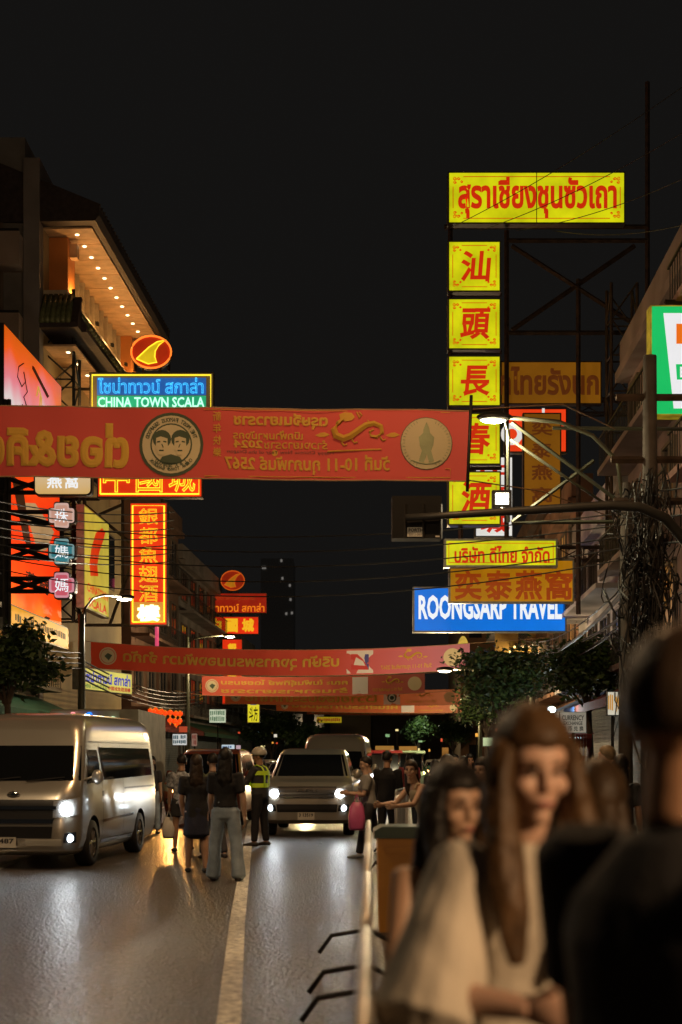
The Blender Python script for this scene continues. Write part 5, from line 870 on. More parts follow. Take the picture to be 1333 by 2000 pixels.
# the near van: its right front and right rear wheels stand at these two points of the road
fw = G(184, 1690); rw = G(268, 1664); hd = heading((fw.x, fw.y, 0), (rw.x, rw.y, 0)); hd = -R(5.2)
M = Matrix.Rotation(hd, 3, 'Z'); loc = Vector((fw.x, fw.y, 0)) - M @ Vector((.945, .98, 0)); 
van('silver white passenger van with lit headlamp at the left edge', loc, hd, SILV, 'passenger vans', True, HEADL, 12, '8487')
loc2 = Vector((P(652, 0, 41).x, 41, 0)); van('second passenger van, beige, waiting behind the pickup', loc2, -R(3), BEIGE, 'passenger vans', True, HALO, 280, '31-4502', False, (1, .72, .35))
def suv(name, label, loc, rz, pm, hood=1.08, roof=1.76, L=5.1, pickup=False, head=HEADL, power=0, plate=None, bulb_q=.66, w=.92, fog=True, group='cars waiting in the traffic', letters_=None, cat='car', sg_on=(-1, 1), col=(.86, .95, 1)):
    yr = L; sl = [(.26, .18, L - .15, w - .12, .3, .15), (.34, .07, L - .05, w - .03, .32, .15), (.55, .01, L, w, .34, .15), (.8, .0, L, w + .005, .32, .15), (hood - .12, .04, L, w, .28, .15), (hood - .04, .14, L - .01, w - .01, .24, .15), (hood, .42, L - .02, w - .03, .22, .15), (hood + .05, 1.02, (L * .72 if pickup else L - .06), w - .07, .2, .12), (hood + .09, 1.15, (L * .71 if pickup else L - .08), w - .09, .16, .12), (roof - .12, 1.78, (L * .66 if pickup else L - .4), w - .22, .14, .12), (roof - .03, 1.98, (L * .64 if pickup else L - .55), w - .28, .16, .14), (roof, 2.3, (L * .6 if pickup else L - .8), w - .4, .16, .14)]
    v = Car(name, label, loc, rz, sl, L, pm, (.92, L - 1.15), .36, cat, group); f = v.front
    zb, zt = hood + .1, roof - .13; f('windscreen', [(-(w - .15), zb), (w - .15, zb), (w - .27, zt), (-(w - .27), zt)], VGL, .01)
    gr = f('grille', [(-.55, .78), (.55, .78), (.6, hood - .1), (-.6, hood - .1)], BLKP, .012); f('grille_bar', [(-.56, .86), (.56, .86), (.56, .9), (-.56, .9)], CHROME, .03, gr); f('grille_bar', [(-.54, .79), (.54, .79), (.54, .815), (-.54, .815)], CHROME, .03, gr); f('lower_intake', [(-.6, .5), (.6, .5), (.62, .66), (-.62, .66)], BLKP, .012)
    if letters_: b = MB(); letters(b, letters_, v.pf(0, .91, .034), UX, NY, -.2, .0, .2, .06, .03, lift=.003); b.build('badge_lettering', CHROME, gr, world=False)
    for sg in (-1, 1):
        on = sg in sg_on; v.headlamp(sg, .58, .98, .78, hood - .1, bulb_q, .87, .085, head if on else LAMPG, power if on else 0, zt=(.84, hood - .06), col=col); fg = f('fog_lamp_housing', [(sg * .62, .52), (sg * .86, .52), (sg * .86, .66), (sg * .64, .64)], BLKP, .014); v.ball('fog_lamp', v.pf(sg * .74, .585, .012), (.06, .03, .06), FOGL if (fog and on) else LAMPG, fg)
        v.mirror(sg, 1.42, hood + .14, .14); y1 = L * .62 if pickup else L - .7
        v.sidep('front_side_window', sg, [(1.42, hood + .1), (2.35, hood + .1), (2.35, roof - .14), (1.9, roof - .14)], VGL); v.sidep('rear_side_window', sg, [(2.43, hood + .1), (y1, hood + .1), (y1 - .15, roof - .14), (2.43, roof - .14)], VGL)
        for y in (1.4, 2.39, y1): v.sidep('door_seam', sg, [(y, .4), (y + .014, .4), (y + .014, hood), (y, hood)], BLKP, .004)
        for y in (2.2, 3.2): v.sidep('door_handle', sg, [(y, hood - .12), (y + .16, hood - .12), (y + .16, hood - .08), (y, hood - .08)], CHROME, .03)
    if plate: v.plate(.42, plate, -.02)
    return v
suv('pickup_truck', 'silver pickup truck with glaring headlamp facing the camera', Vector((P(600, 0, 30).x, 30, 0)), -R(2.5), BEIGE, 1.12, 1.8, 5.3, True, HEADL, 16, '3 13519', w=.93, letters_='ISUZU', group=None, cat='pickup')
suv('family_car', 'dark red car with orange sheen behind the group crossing', Vector((P(392, 0, 34.5).x, 34.5, 0)), -R(3), MAROON, 1.05, 1.82, 4.8, False, HALO, 300, None, sg_on=(-1,), fog=False, col=(1, .42, .1))
suv('family_car', 'dark car right of the second van, half hidden by the crowd', Vector((P(560, 0, 52).x, 52, 0)), -R(2), DGREY, 1.0, 1.5, 4.5, False, LAMPG, 0, None, fog=False)
suv('taxi_car', 'pink taxi far down the lane behind the man in black', Vector((P(745, 0, 62).x, 62, 0)), -R(2), PKT, .98, 1.5, 4.4, False, HALO, 0, None, fog=False); suv('taxi_car', 'green taxi far down the lane left of the leaning woman', Vector((P(800, 0, 70).x, 70, 0)), -R(2), TAXI, .98, 1.5, 4.4, False, HALO, 0, None, fog=False)
suv('family_car', 'pale car far down the lane right of the tuk tuk', Vector((P(860, 0, 78).x, 78, 0)), -R(2), WHT, .98, 1.5, 4.4, False, HALO, 0, None, fog=False); suv('family_car', 'dark car in the far left lane beyond the officer', Vector((P(478, 0, 60).x, 60, 0)), -R(2), DGREY, 1, 1.52, 4.4, False, HALO, 0, None, fog=False)
suv('family_car', 'pale car at the end of the left lane', Vector((P(505, 0, 80).x, 80, 0)), -R(2), WHT, 1, 1.5, 4.4, False, HALO, 0, None, fog=False)
# tuk tuk and box truck
def tuk(label, x, Y, roofc):
    o = Vector((P(x, 0, Y).x, Y, 0)); rt = root('tuk_tuk', o, label, 'tuk tuk'); b = MB(); b.prism([(0, .35), (.25, .3), (.4, .9), (.55, 1.0), (.6, .45), (2.3, .4), (2.4, 1.0), (2.3, 1.05), (.62, .95), (.3, 1.05), (.05, .9)], o - UX * .6, Vector((0, 1, 0)), UZ, UX, 0, 1.2); b.build('body', roofc, rt); b = MB(); b.prism([(.25, 1.78), (.5, 1.88), (2.3, 1.88), (2.45, 1.8), (2.3, 1.75), (.5, 1.75)], o - UX * .68, Vector((0, 1, 0)), UZ, UX, 0, 1.36); b.build('roof', roofc, rt)
    for x_ in (-.58, .58):
        for y in (.35, 1.2, 2.25): b = MB(); b.tube([o + Vector((x_, y, .9)), o + Vector((x_, y, 1.77))], .02, 6); b.build('roof_post', CHROME, rt)
    b = MB(); b.add([o + Vector((-.55, .32, 1.0)), o + Vector((.55, .32, 1.0)), o + Vector((.52, .42, 1.72)), o + Vector((-.52, .42, 1.72))], [(0, 1, 2, 3)]); b.build('windscreen', VGL, rt)
    for x_, y in ((0, .3), (-.5, 2.1), (.5, 2.1)): b = MB(); b.tube([o + Vector((x_ - .06, y, .24)), o + Vector((x_ + .06, y, .24))], .24, 16); b.build('wheel', TYRE, rt)
    b = MB(); b.ell(o + Vector((0, .0, .78)), (.09, .05, .09), 10, 8); b.build('headlight', HALO, rt); b = MB(); b.box(o + Vector((-.35, .18, 1.89)), o + Vector((.35, .3, 2.05))); b.build('roof_sign', glow('tuk_roof_sign', (170, 120, 50), .8, .2), rt)
tuk('tuk tuk with red roof in the jam behind the second van', 752, 56, paint('tuk_red_paint', (.3, .03, .03))); tuk('tuk tuk with pale green roof right of the red one', 798, 58, paint('tuk_green_paint', (.2, .3, .2)))
o = Vector((P(186, 0, 32.5).x, 32.5, 0)); rt = root('box_truck', o, 'pale box truck with coloured roof lamps behind the white van', 'truck'); BT = mat('grubby_cream_panel', (.42, .38, .28), .6, var=.3); b = MB(); b.box((o.x - .95, 32.5, .5), (o.x + .95, 37.5, 2.66)); b.build('cargo_box', BT, rt)
b = MB(); b.prism([(0, .45), (0, 1.1), (.3, 1.3), (.75, 1.95), (1.5, 2.0), (1.5, .45)], Vector((o.x - .9, 31, 0)), Vector((0, 1, 0)), UZ, UX, 0, 1.8); b.build('cab', DGREY, rt); b = MB(); b.box((o.x - .95, 32.3, 2.28), (o.x + .55, 32.498, 2.62)); b.build('roof_board', mat('grubby_white_board', (.5, .47, .38), .5), rt); b = MB(); b.box((o.x - .4, 32.2, 2.36), (o.x + .35, 32.298, 2.4)); b.build('lamp_bar', BLKP, rt)
for x, c in ((118, (225, 235, 215)), (143, (250, 150, 150)), (175, (40, 130, 255)), (221, (170, 200, 160))): p = P(x, 1404 if x not in (143, 175) else 1396, 32.2); b = MB(); b.ell(p, (.07, .05, .06), 10, 6); b.build('roof_lamp', glow('roof_lamp_%d_%d_%d' % c, c, 1.6, 0), rt)
for x_ in (-.85, .85):
    for y in (31.7, 36.4): b = MB(); b.tube([(o.x + x_ - .1, y, .4), (o.x + x_ + .1, y, .4)], .4, 18); b.build('wheel', TYRE, rt)
# motorbike with one bright lamp between the people
o = Vector((P(748, 0, 50).x, 50, 0)); rt = root('motorbike', o, 'motorbike with one bright headlamp behind the person with the pink bag', 'motorbike'); b = MB()
for y in (.1, 1.3): b2 = MB(); b2.tube([o + Vector((0, y + .28 * math.cos(t * .4189), .3 + .28 * math.sin(t * .4189))) for t in range(16)], .045, 6); b2.build('wheel', TYRE, rt)
b.tube([o + Vector((0, .1, .3)), o + Vector((0, .3, .95)), o + Vector((0, .45, 1.05))], .035, 6); b.tube([o + Vector((-.33, .42, 1.05)), o + Vector((.33, .42, 1.05))], .018, 6); b.build('fork', CHROME, rt); b = MB(); b.ell(o + Vector((0, .75, .62)), (.16, .5, .22), 12, 8); b.build('body', mat('bike_red', (.3, .02, .03), .3), rt); b = MB(); b.ell(o + Vector((0, 1.05, .84)), (.14, .35, .07), 12, 8); b.build('seat', BLKP, rt); b = MB(); b.ell(o + Vector((0, .2, .98)), (.085, .06, .085), 12, 8); b.build('headlight', HEADL, rt)
# ---------------- people ----------------
from mathutils import noise as MN
def remesh(mb, vs, it=3, wr=0., wf=9., seed=0.):
    me = bpy.data.meshes.new('tmp'); me.from_pydata(mb.v, [], mb.f); o = bpy.data.objects.new('tmp', me); TMP.collection.objects.link(o); m = o.modifiers.new('r', 'REMESH'); m.mode = 'VOXEL'; m.voxel_size = vs
    if it: q = o.modifiers.new('s', 'SMOOTH'); q.factor = .5; q.iterations = it
    e = evaluated(o); v = [p.co.copy() for p in e.vertices]
    if wr:
        ns = [p.normal.copy() for p in e.vertices]
        v = [a + n_ * wr * (MN.noise(Vector((a.x * wf, a.y * wf, a.z * wf * .6 + seed))) + .5 * MN.noise(Vector((a.x * wf * 2.3, a.y * wf * 2.3, a.z * wf + seed)))) for a, n_ in zip(v, ns)]
    f = [tuple(p.vertices) for p in e.polygons]; bpy.data.objects.remove(o); bpy.data.meshes.remove(me); bpy.data.meshes.remove(e); return v, f
def ring_tube(mb, pts, rad, hint=Vector((1, 0, 0)), n=14, wob=0.):     # tapered limb with elliptical sections, rounded ends
    pts = [Vector(p) for p in pts]; k = len(pts); vs = []; rows = []
    d0 = (pts[1] - pts[0]).normalized(); d1 = (pts[-1] - pts[-2]).normalized(); seq = [(pts[0] - d0 * min(rad[0]) * .35, (rad[0][0] * .6, rad[0][1] * .6), d0)]
    for i, p in enumerate(pts): seq.append((p, rad[i], (pts[min(i + 1, k - 1)] - pts[max(i - 1, 0)]).normalized()))
    seq.append((pts[-1] + d1 * min(rad[-1]) * .35, (rad[-1][0] * .6, rad[-1][1] * .6), d1))
    for p, r_, d in seq:
        a = hint - d * hint.dot(d); a = a.normalized() if a.length > 1e-4 else Vector((0, 1, 0)); b_ = d.cross(a)
        for j in range(n): t = 2 * math.pi * j / n; w_ = 1 + wob * math.sin(7 * t + p.z * 9); vs.append(p + a * r_[0] * math.cos(t) * w_ + b_ * r_[1] * math.sin(t) * w_)
    k = len(seq); fs = [(i * n + j, i * n + (j + 1) % n, (i + 1) * n + (j + 1) % n, (i + 1) * n + j) for i in range(k - 1) for j in range(n)]; fs += [tuple(range(n))[::-1], tuple((k - 1) * n + j for j in range(n))]; mb.add(vs, fs, 0, True)
HEADS = {}
def head_mesh(fem):
    if fem in HEADS: return HEADS[fem]
    b = MB(); j = .93 if fem else 1.
    b.ell((0, .01, .02), (.074, .095, .1), 24, 16); b.ell((0, -.03, -.045), (.054 * j, .058, .07), 20, 14); b.ell((0, -.068, -.1), (.026 * j, .022, .02), 12, 8); b.ell((0, -.05, .03), (.06, .04, .045), 16, 10)
    b.ell((0, -.092, -.028), (.0125, .016, .016), 10, 8); b.tube([(0, -.085, .02), (0, -.098, -.022)], [.009, .012], 8)
    for s in (-1, 1): b.ell((s * .078, .012, -.02), (.012, .022, .034), 10, 8); b.ell((s * .038, -.062, -.03), (.026, .026, .024), 10, 8)
    b.ell((0, -.082, -.068), (.024, .014, .012), 10, 8); b.tube([(0, .012, -.05), (0, .03, -.17)], [.052 * j, .054 * j], 14)
    HEADS[fem] = remesh(b, .0065, 3); return HEADS[fem]
def sstep(a, c, x): t = max(0, min(1, (x - a) / (c - a))); return t * t * (3 - 2 * t)
def hair_cap(mb, style, seed):
    n, m = 40, 26; vs = []; fs = []; rg = random.Random(seed); ph = [rg.uniform(0, 6) for _ in range(4)]; big = 1.0 if style == 'short' else 1.07
    for i in range(m + 1):
        t = math.pi * i / m
        for j in range(n):
            p = 2 * math.pi * j / n; d = Vector((math.sin(t) * math.cos(p), math.sin(t) * math.sin(p), math.cos(t))); fr = -d.y
            low = .42 * sstep(.1, .8, fr) - .35 * (1 - sstep(-.3, .25, fr)) - (.08 if style != 'short' else -.02) if fr > -.3 else -.6 if style != 'short' else -.5
            k = sstep(low - .1, low + .1, d.z + .03 * math.sin(9 * p + ph[0])); wv = 1 + .018 * math.sin(17 * p + 3 * t + ph[1]) + .012 * math.sin(29 * p + ph[2]); r_ = (.8 + .2 * k * wv) * big if k < 1 else wv * big
            vs.append((d.x * .088 * r_, .012 + d.y * .108 * r_, .022 + d.z * .116 * r_))
    for i in range(m):
        for j in range(n): q = (j + 1) % n; fs.append((i * n + j, (i + 1) * n + j, (i + 1) * n + q, i * n + q))
    mb.add(vs, fs, 0, True)
def skin(i): return mat('skin_%d' % i, ((.42, .25, .16), (.5, .32, .22), (.56, .36, .27), (.34, .19, .11))[i], .5, var=.1, vs=8, sub=.12)
def cloth(name, c, rough=.85, var=.2): return mat('cloth_' + name, c, rough, var=var, vs=6, bump=.35, bs=90)
def hairm(name, c): return mat('hair_' + name, c, .5, var=.5, vs=14, bump=.35, bs=70, spec=.3)
BLACKH = hairm('black', (.012, .01, .009)); BROWNH = hairm('dark_brown', (.03, .018, .01)); BLOND = hairm('light_brown', (.085, .047, .02)); GREYH = hairm('sandy', (.25, .18, .1))
def person(label, loc, rz, H=1.68, fem=False, lean=0., tw=0., hy=0., hp=0., arms=((5, 8, 12, 0), (5, 8, 12, 0)), legs=((0, 3, 2), (0, 3, 2)), sk=0, hair='short', hm=None, hlen=.4, top=('tshirt', None), bottom=('pants', None), shoes=None, fine=False, group=None, face=True, strands=False, girth=1., near=False, hem=-.06):
    k = H / 1.70; g = girth * (.92 if fem else 1.); rt = root('person', loc, label, 'person', group, rz); V = Vector; vs = .008 if near else .013
    th = R(lean); t = V((0, -math.sin(th), math.cos(th))); fwd = V((0, -math.cos(th), -math.sin(th))); Rt = Matrix.Rotation(R(tw), 3, 'Z')
    lg = []
    for s, (f_, o_, kn) in zip((1, -1), legs):
        d1 = V((s * math.sin(R(o_)), -math.sin(R(f_)), -math.cos(R(f_)))).normalized(); a2 = f_ - kn; d2 = V((s * math.sin(R(o_)) * .6, -math.sin(R(a2)), -math.cos(R(a2)))).normalized(); h = V((s * .085, 0, 0)); kk = h + d1 * .425; an = kk + d2 * .41; lg.append((h, kk, an, a2))
    pz = max(-(l_[2].z) for l_ in lg) + .085; pel = V((0, 0, pz + .0)); lg = [(pel + a, pel + c, pel + e, q) for a, c, e, q in lg]
    sh_w = (.165 if fem else .185) * g; chest = pel + t * .34; nb = pel + t * .515; shs = [pel + t * .435 + Rt @ V((s * sh_w, 0, 0)) for s in (1, -1)]
    th2 = th * .45 + R(hp); hd = V((0, -math.sin(th * .7), math.cos(th * .7))); hc = nb + hd * .165; HM = Matrix.Rotation(R(hy), 3, 'Z') @ Matrix.Rotation(th2, 3, 'X')
    am = []
    for s, S, (f_, o_, el, inw) in zip((1, -1), shs, arms):
        d1 = V((s * math.sin(R(o_)), -math.sin(R(f_)) * math.cos(R(o_)), -math.cos(R(f_)) * math.cos(R(o_)))); d1 = Rt @ d1; E_ = S + d1 * .285; a2 = f_ + el; d2 = Rt @ V((-s * math.sin(R(inw)) + s * math.sin(R(o_)) * .3, -math.sin(R(a2)) * math.cos(R(inw)), -math.cos(R(a2)) * math.cos(R(inw)))).normalized(); Wr = E_ + d2 * .245; am.append((S, E_, Wr, d2, s))
    # body: one continuous surface
    b = MB(); prof = [(-.06, .145, .105), (.04, .15, .11), (.14, .128 if fem else .138, .095), (.22, .125 if fem else .145, .095), (.33, .15 if fem else .17, .112), (.405, .142 if fem else .16, .1), (.455, .1, .08), (.49, .07, .062)]
    ring_tube(b, [pel + t * a for a, _, _ in prof], [(x * g, y * g) for _, x, y in prof], Rt @ V((1, 0, 0)), 18); ring_tube(b, [nb - t * .06, nb + hd * .03, hc - hd * .04], [(.065, .06), (.052, .055), (.05, .055)])
    for S, E_, Wr, d2, s in am: ring_tube(b, [S - (E_ - S) * .1, S.lerp(E_, .3), S.lerp(E_, .75), E_, E_.lerp(Wr, .3), E_.lerp(Wr, .8), Wr], [(x * g, x * g) for x in (.056, .05, .043, .041, .042, .032, .027)])
    for h, kk, an, a2 in lg:
        ring_tube(b, [h, h.lerp(kk, .4), h.lerp(kk, .85), kk, kk.lerp(an, .3), kk.lerp(an, .75), an], [(x * g, x * g * 1.05) for x in (.088, .078, .06, .056, .056, .04, .036)]); ft = V((0, -1, 0)); ring_tube(b, [an + V((0, .05, -.05)), an + V((0, -.03, -.045)), an + V((0, -.15, -.065)), an + V((0, -.19, -.07))], [(.035, .032), (.04, .038), (.046, .02), (.03, .014)])
    bv, bf = remesh(b, vs, 4); out = MB(); out.add([p * k for p in bv], bf, 0, True); hv, hf = head_mesh(fem); out.add([(hc + HM @ p) * k for p in hv], hf, 0, True)
    for S, E_, Wr, d2, s in am:      # hands with palm, four fingers and a thumb
        sd = V((0, -1, 0)) if abs(d2.y) < .8 else V((0, 0, 1)); sd = (sd - d2 * sd.dot(d2)).normalized(); pn = d2.cross(sd) * s; hb = MB(); ring_tube(hb, [Wr - d2 * .02, Wr + d2 * .03, Wr + d2 * .085], [(.026, .02), (.036, .017), (.038, .014)], sd, 10)
        for i, (L, o_) in enumerate(((.068, .03), (.078, .011), (.072, -.009), (.056, -.028))): p0 = Wr + d2 * .075 + sd * o_; p1 = p0 + d2 * L * .5 + pn * .008; p2 = p1 + d2 * L * .4 + pn * .026; ring_tube(hb, [p0, p1, p2], [(.0095, .0095), (.0085, .0085), (.007, .007)], sd, 6)
        p0 = Wr + d2 * .02 + sd * .026; p1 = p0 + d2 * .035 + sd * .022; ring_tube(hb, [p0, p1, p1 + d2 * .03 + pn * .012], [(.013, .012), (.011, .01), (.008, .008)], pn, 6); out.add([V(p) * k for p in hb.v], hb.f, 0, True)
    body = out.build('body', skin(sk), rt, world=False)
    if face:
        for s in (-1, 1):
            b = MB(); b.ell(V((0, 0, 0)), (.0135, .006, .0065), 10, 6); b.v = [tuple((hc + HM @ (V((s * .03, -.0865, .003)) + V(p))) * k) for p in b.v]; b.build('eye', mat('eye_dark', (.03, .02, .015), .2, var=0), rt, world=False)
            b = MB(); b.tube([(s * .014, -.094, .02), (s * .03, -.093, .026), (s * .046, -.082, .021)], [.003, .004, .002], 5); b.v = [tuple((hc + HM @ V(p)) * k) for p in b.v]; b.build('eyebrow', hm or BLACKH, rt, world=False)
        b = MB(); b.ell(V((0, -.097, -.066)), (.019 if fem else .021, .006, .0065), 10, 6); b.v = [tuple((hc + HM @ V(p)) * k) for p in b.v]; b.build('lips', mat('lips', (.32, .09, .08), .45, var=0), rt, world=False)
    # hair
    if hair:
        b = MB(); hair_cap(b, 'short' if hair == 'short' else 'long', len(label)); b.v = [tuple((hc + HM @ V(p)) * k) for p in b.v]
        if hair == 'long':
            bk = HM @ V((0, 1, 0)); bk.z = 0; bk.normalize(); sx = HM @ V((1, 0, 0)); sx.z = 0; sx.normalize(); q = hc + bk * .045; hb = MB(); z1 = hlen; ring_tube(hb, [q + V((0, 0, .05)), q + V((0, 0, -.04)) + bk * .015, q + V((0, 0, -.14)) + bk * .035, q + V((0, 0, -.14 - (z1 - .14) * .55)) + bk * .055, q + V((0, 0, -z1)) + bk * .05], [(.082, .06), (.094, .062), (.105, .05), (.1, .042), (.06, .022)], sx, 22, .05)
            if strands:
                for s in (-1, 1): p0 = hc + sx * s * .076 - bk * .02; ring_tube(hb, [p0 + V((0, 0, .05)), p0 + V((0, 0, -.05)) + sx * s * .012, p0 + V((0, 0, -.17)) + sx * s * .022 - bk * .06, p0 + V((0, 0, -.3)) - bk * .1 + sx * s * .02, p0 + V((0, 0, -hlen)) - bk * .115 + sx * s * .01], [(.03, .045), (.036, .05), (.042, .04), (.044, .032), (.02, .014)], sx, 16, .08)
            rv, rf = remesh(hb, .007 if near else .011, 1, .006, 26, 1); b.add([p * k for p in rv], rf, 0, True)
        if hair == 'bun': c = hc + HM @ V((0, .1, .09)); hb = MB(); hb.ell(c, (.045, .045, .045), 14, 10); b.add([V(p) * k for p in hb.v], hb.f, 0, True)
        b.build('hair', hm or BLACKH, rt, world=False)
    # clothes
    kind, m = top
    if m:
        b = MB(); e = .016 if kind != 'loose' else .04; pr = [(hem, .16, .115), (.04, .158, .118), (.14, .14 if fem else .152, .108), (.22, .138 if fem else .156, .106), (.33, .158 if fem else .178, .12), (.4, .15 if fem else .168, .108), (.448, .112, .088), (.485, .08, .07)]
        if kind == 'tank': pr = pr[:-2] + [(.43, .1, .085)]
        ring_tube(b, [pel + t * a for a, _, _ in pr], [((x + e * .5) * g, (y + e * .6) * g) for _, x, y in pr], Rt @ V((1, 0, 0)), 22)
        if kind == 'tank':
            for s in (-1, 1): ring_tube(b, [pel + t * .42 + Rt @ V((s * .075, -.08, 0)), pel + t * .5 + Rt @ V((s * .078, -.01, .0)), pel + t * .42 + Rt @ V((s * .075, .09, 0))], [(.018, .01)] * 3)
        else:
            for S, E_, Wr, d2, s in am:
                if kind == 'long': ring_tube(b, [S - (E_ - S) * .12, S.lerp(E_, .4), E_, E_.lerp(Wr, .5), E_.lerp(Wr, .92)], [(x, x) for x in (.072, .064, .056, .05, .043)])
                elif kind == 'loose': ring_tube(b, [S - (E_ - S) * .12, S.lerp(E_, .35) + V((s * .01, 0, -.02)), S.lerp(E_, .75) + V((s * .015, 0, -.045)), E_ + V((s * .02, 0, -.06))], [(.08, .085), (.095, .1), (.11, .125), (.12, .15)])
                else: ring_tube(b, [S - (E_ - S) * .12, S.lerp(E_, .3), S.lerp(E_, .68)], [(x * g, x * g) for x in (.073, .07, .068)])
        v_, f_ = remesh(b, vs, 3, .012 if kind == 'loose' else .007, 8, len(label)); b = MB(); b.add([p * k for p in v_], f_, 0, True); b.build('top', m, rt, world=False)
    kind, m = bottom
    if m:
        b = MB(); ring_tube(b, [pel + t * .13, pel + t * .06, pel, pel + V((0, 0, -.09))], [(.142 * g, .108 * g), (.155 * g, .118 * g), (.162 * g, .125 * g), (.155 * g, .12 * g)], n=20); end = {'pants': .97, 'wide': 1.06, 'shorts': .0, 'skirt': -1}[kind]
        for h, kk, an, a2 in lg:
            if kind == 'shorts': ring_tube(b, [h + V((0, 0, .02)), h.lerp(kk, .3), h.lerp(kk, .62)], [(.102 * g, .108 * g), (.1 * g, .104 * g), (.1 * g, .102 * g)])
            elif kind == 'wide': ring_tube(b, [h, h.lerp(kk, .4), kk, kk.lerp(an, .5), kk.lerp(an, 1.05)], [(.1 * g, .105 * g), (.092 * g, .098 * g), (.08, .085), (.088, .095), (.098, .112)])
            elif kind == 'pants': ring_tube(b, [h, h.lerp(kk, .4), kk, kk.lerp(an, .5), kk.lerp(an, .96)], [(.098 * g, .104 * g), (.088 * g, .094 * g), (.07, .074), (.066, .07), (.056, .062)])
        if kind == 'skirt': ring_tube(b, [pel + V((0, 0, -.05)), pel + V((0, 0, -.2)), pel + V((0, 0, -.36))], [(.16 * g, .125 * g), (.172 * g, .14 * g), (.182 * g, .155 * g)], n=20)
        v_, f_ = remesh(b, vs, 3, .008, 9, len(label) + 3); b = MB(); b.add([p * k for p in v_], f_, 0, True); b.build('bottoms', m, rt, world=False)
    for h, kk, an, a2 in lg:
        b = MB(); ring_tube(b, [an + V((0, .065, -.05)), an + V((0, -.02, -.045)), an + V((0, -.12, -.058)), an + V((0, -.2, -.066))], [(.04, .036), (.046, .04), (.052, .028), (.036, .018)]); b.v = [(x * k, y * k, max(z * k, .002)) for x, y, z in b.v]; b.build('shoe', shoes or mat('dark_shoe', (.03, .025, .022), .5), rt, world=False)
    return rt, dict(head=hc * k, HM=HM, hands=[(Wr + d2 * .09) * k for _, _, Wr, d2, _ in am], wrists=[Wr * k for _, _, Wr, _, _ in am], pel=pel * k, chest=chest * k, t=t, nb=nb * k, k=k, sh=[x * k for x in shs])
def gp(px, Y): return Vector(((px - CX) * Y / F, Y, 0))
def world(rt, p): return Vector(rt.location) + Matrix.Rotation(rt.rotation_euler.z, 3, 'Z') @ p
def carrier(name, label, hand, w, h, m, d=.1):
    rt = root(name, hand - UZ * (h + .14), label, 'bag'); b = MB(); rg = random.Random(len(label)); n_ = 18; vs = []; rows = [(0, .8, .8), (.04, 1, 1), (h * .5, 1.02, 1), (h * .85, .85, .6), (h, .6, .25), (h + .02, .5, .12)]
    for z, a, c in rows:
        for j in range(n_): t = 2 * math.pi * j / n_; r_ = 1 + .07 * math.sin(3 * t + z * 17) + .05 * math.sin(7 * t); vs.append(wl(rt) + Vector((w / 2 * a * math.copysign(abs(math.cos(t)) ** .6, math.cos(t)) * r_, d * c * math.copysign(abs(math.sin(t)) ** .7, math.sin(t)) * r_, z)))
    b.add(vs, [(i * n_ + j, i * n_ + (j + 1) % n_, (i + 1) * n_ + (j + 1) % n_, (i + 1) * n_ + j) for i in range(len(rows) - 1) for j in range(n_)] + [tuple(range(n_))[::-1]], 0, True); b.build('pouch', m, rt); b = MB()
    for s in (-1, 1): b.tube([wl(rt) + Vector((s * w * .2, 0, h)), hand + Vector((s * .02, 0, -.06)), hand + Vector((0, 0, .01))], .008, 5)
    b.build('handle', m, rt); return rt
BLK = cloth('black', (.012, .012, .014)); NAVY = cloth('navy', (.015, .018, .04)); DENIM = cloth('light_denim', (.32, .4, .48), .9, .3); WHITEC = cloth('white', (.55, .52, .46)); GREYC = cloth('grey', (.3, .3, .28)); OLIVE = cloth('olive', (.1, .12, .07)); CREAMC = cloth('cream', (.5, .42, .28)); TAN = cloth('tan', (.42, .33, .2)); BLUEC = cloth('blue', (.1, .16, .3)); REDC = cloth('red', (.35, .05, .05)); DKG = cloth('charcoal', (.04, .04, .045))
pt = mat('cloth_patterned', (.35, .38, .42), .85, var=.9, vs=16, bump=.3, bs=90)
walk = ((14, 3, 6), (-12, 3, 14)); stand = ((0, 4, 2), (0, 4, 2)); W180 = R(180)
# the four crossing the road
rt, J = person('person in patterned grey shirt and dark shorts crossing, seen from behind at left', gp(356, 25.2), R(196), 1.64, False, 3, arms=((6, 4, 8, 0), (2, 6, 10, 0)), legs=((10, 2, 4), (-8, 2, 24)), sk=0, top=('tshirt', pt), bottom=('shorts', DKG), face=False); carrier('carrier_bag', 'white plastic carrier bag held by the person in the patterned shirt', world(rt, J['hands'][1]) if world(rt, J['hands'][1]).x < world(rt, J['hands'][0]).x else world(rt, J['hands'][0]), .22, .34, mat('white_plastic_bag', (.6, .58, .52), .4, var=.15))
person('person with long dark hair in black dress standing on the road, seen from behind', gp(384, 20.7), R(186), 1.62, True, 0, arms=((4, 9, 14, 10), (8, 9, 20, 20)), legs=((6, 3, 2), (-2, 4, 6)), sk=0, hair='long', hlen=.42, hm=BROWNH, top=('tshirt', BLK), bottom=('skirt', NAVY), face=False, girth=1.16, hem=-.2)
person('person in black top and pale blue jeans crossing, seen from behind', gp(441, 19.25), R(176), 1.70, True, 0, arms=((10, 8, 24, 0), (-4, 14, 6, 0)), legs=((4, 7, 0), (-2, 8, 4)), sk=1, hair='long', hlen=.4, top=('tshirt', BLK), bottom=('wide', DENIM), face=False, girth=1.08, hem=.06)
person('person in olive shirt half hidden between two others crossing', gp(416, 23.4), R(200), 1.66, False, 2, sk=1, legs=walk, top=('tshirt', OLIVE), bottom=('pants', DKG), face=False)
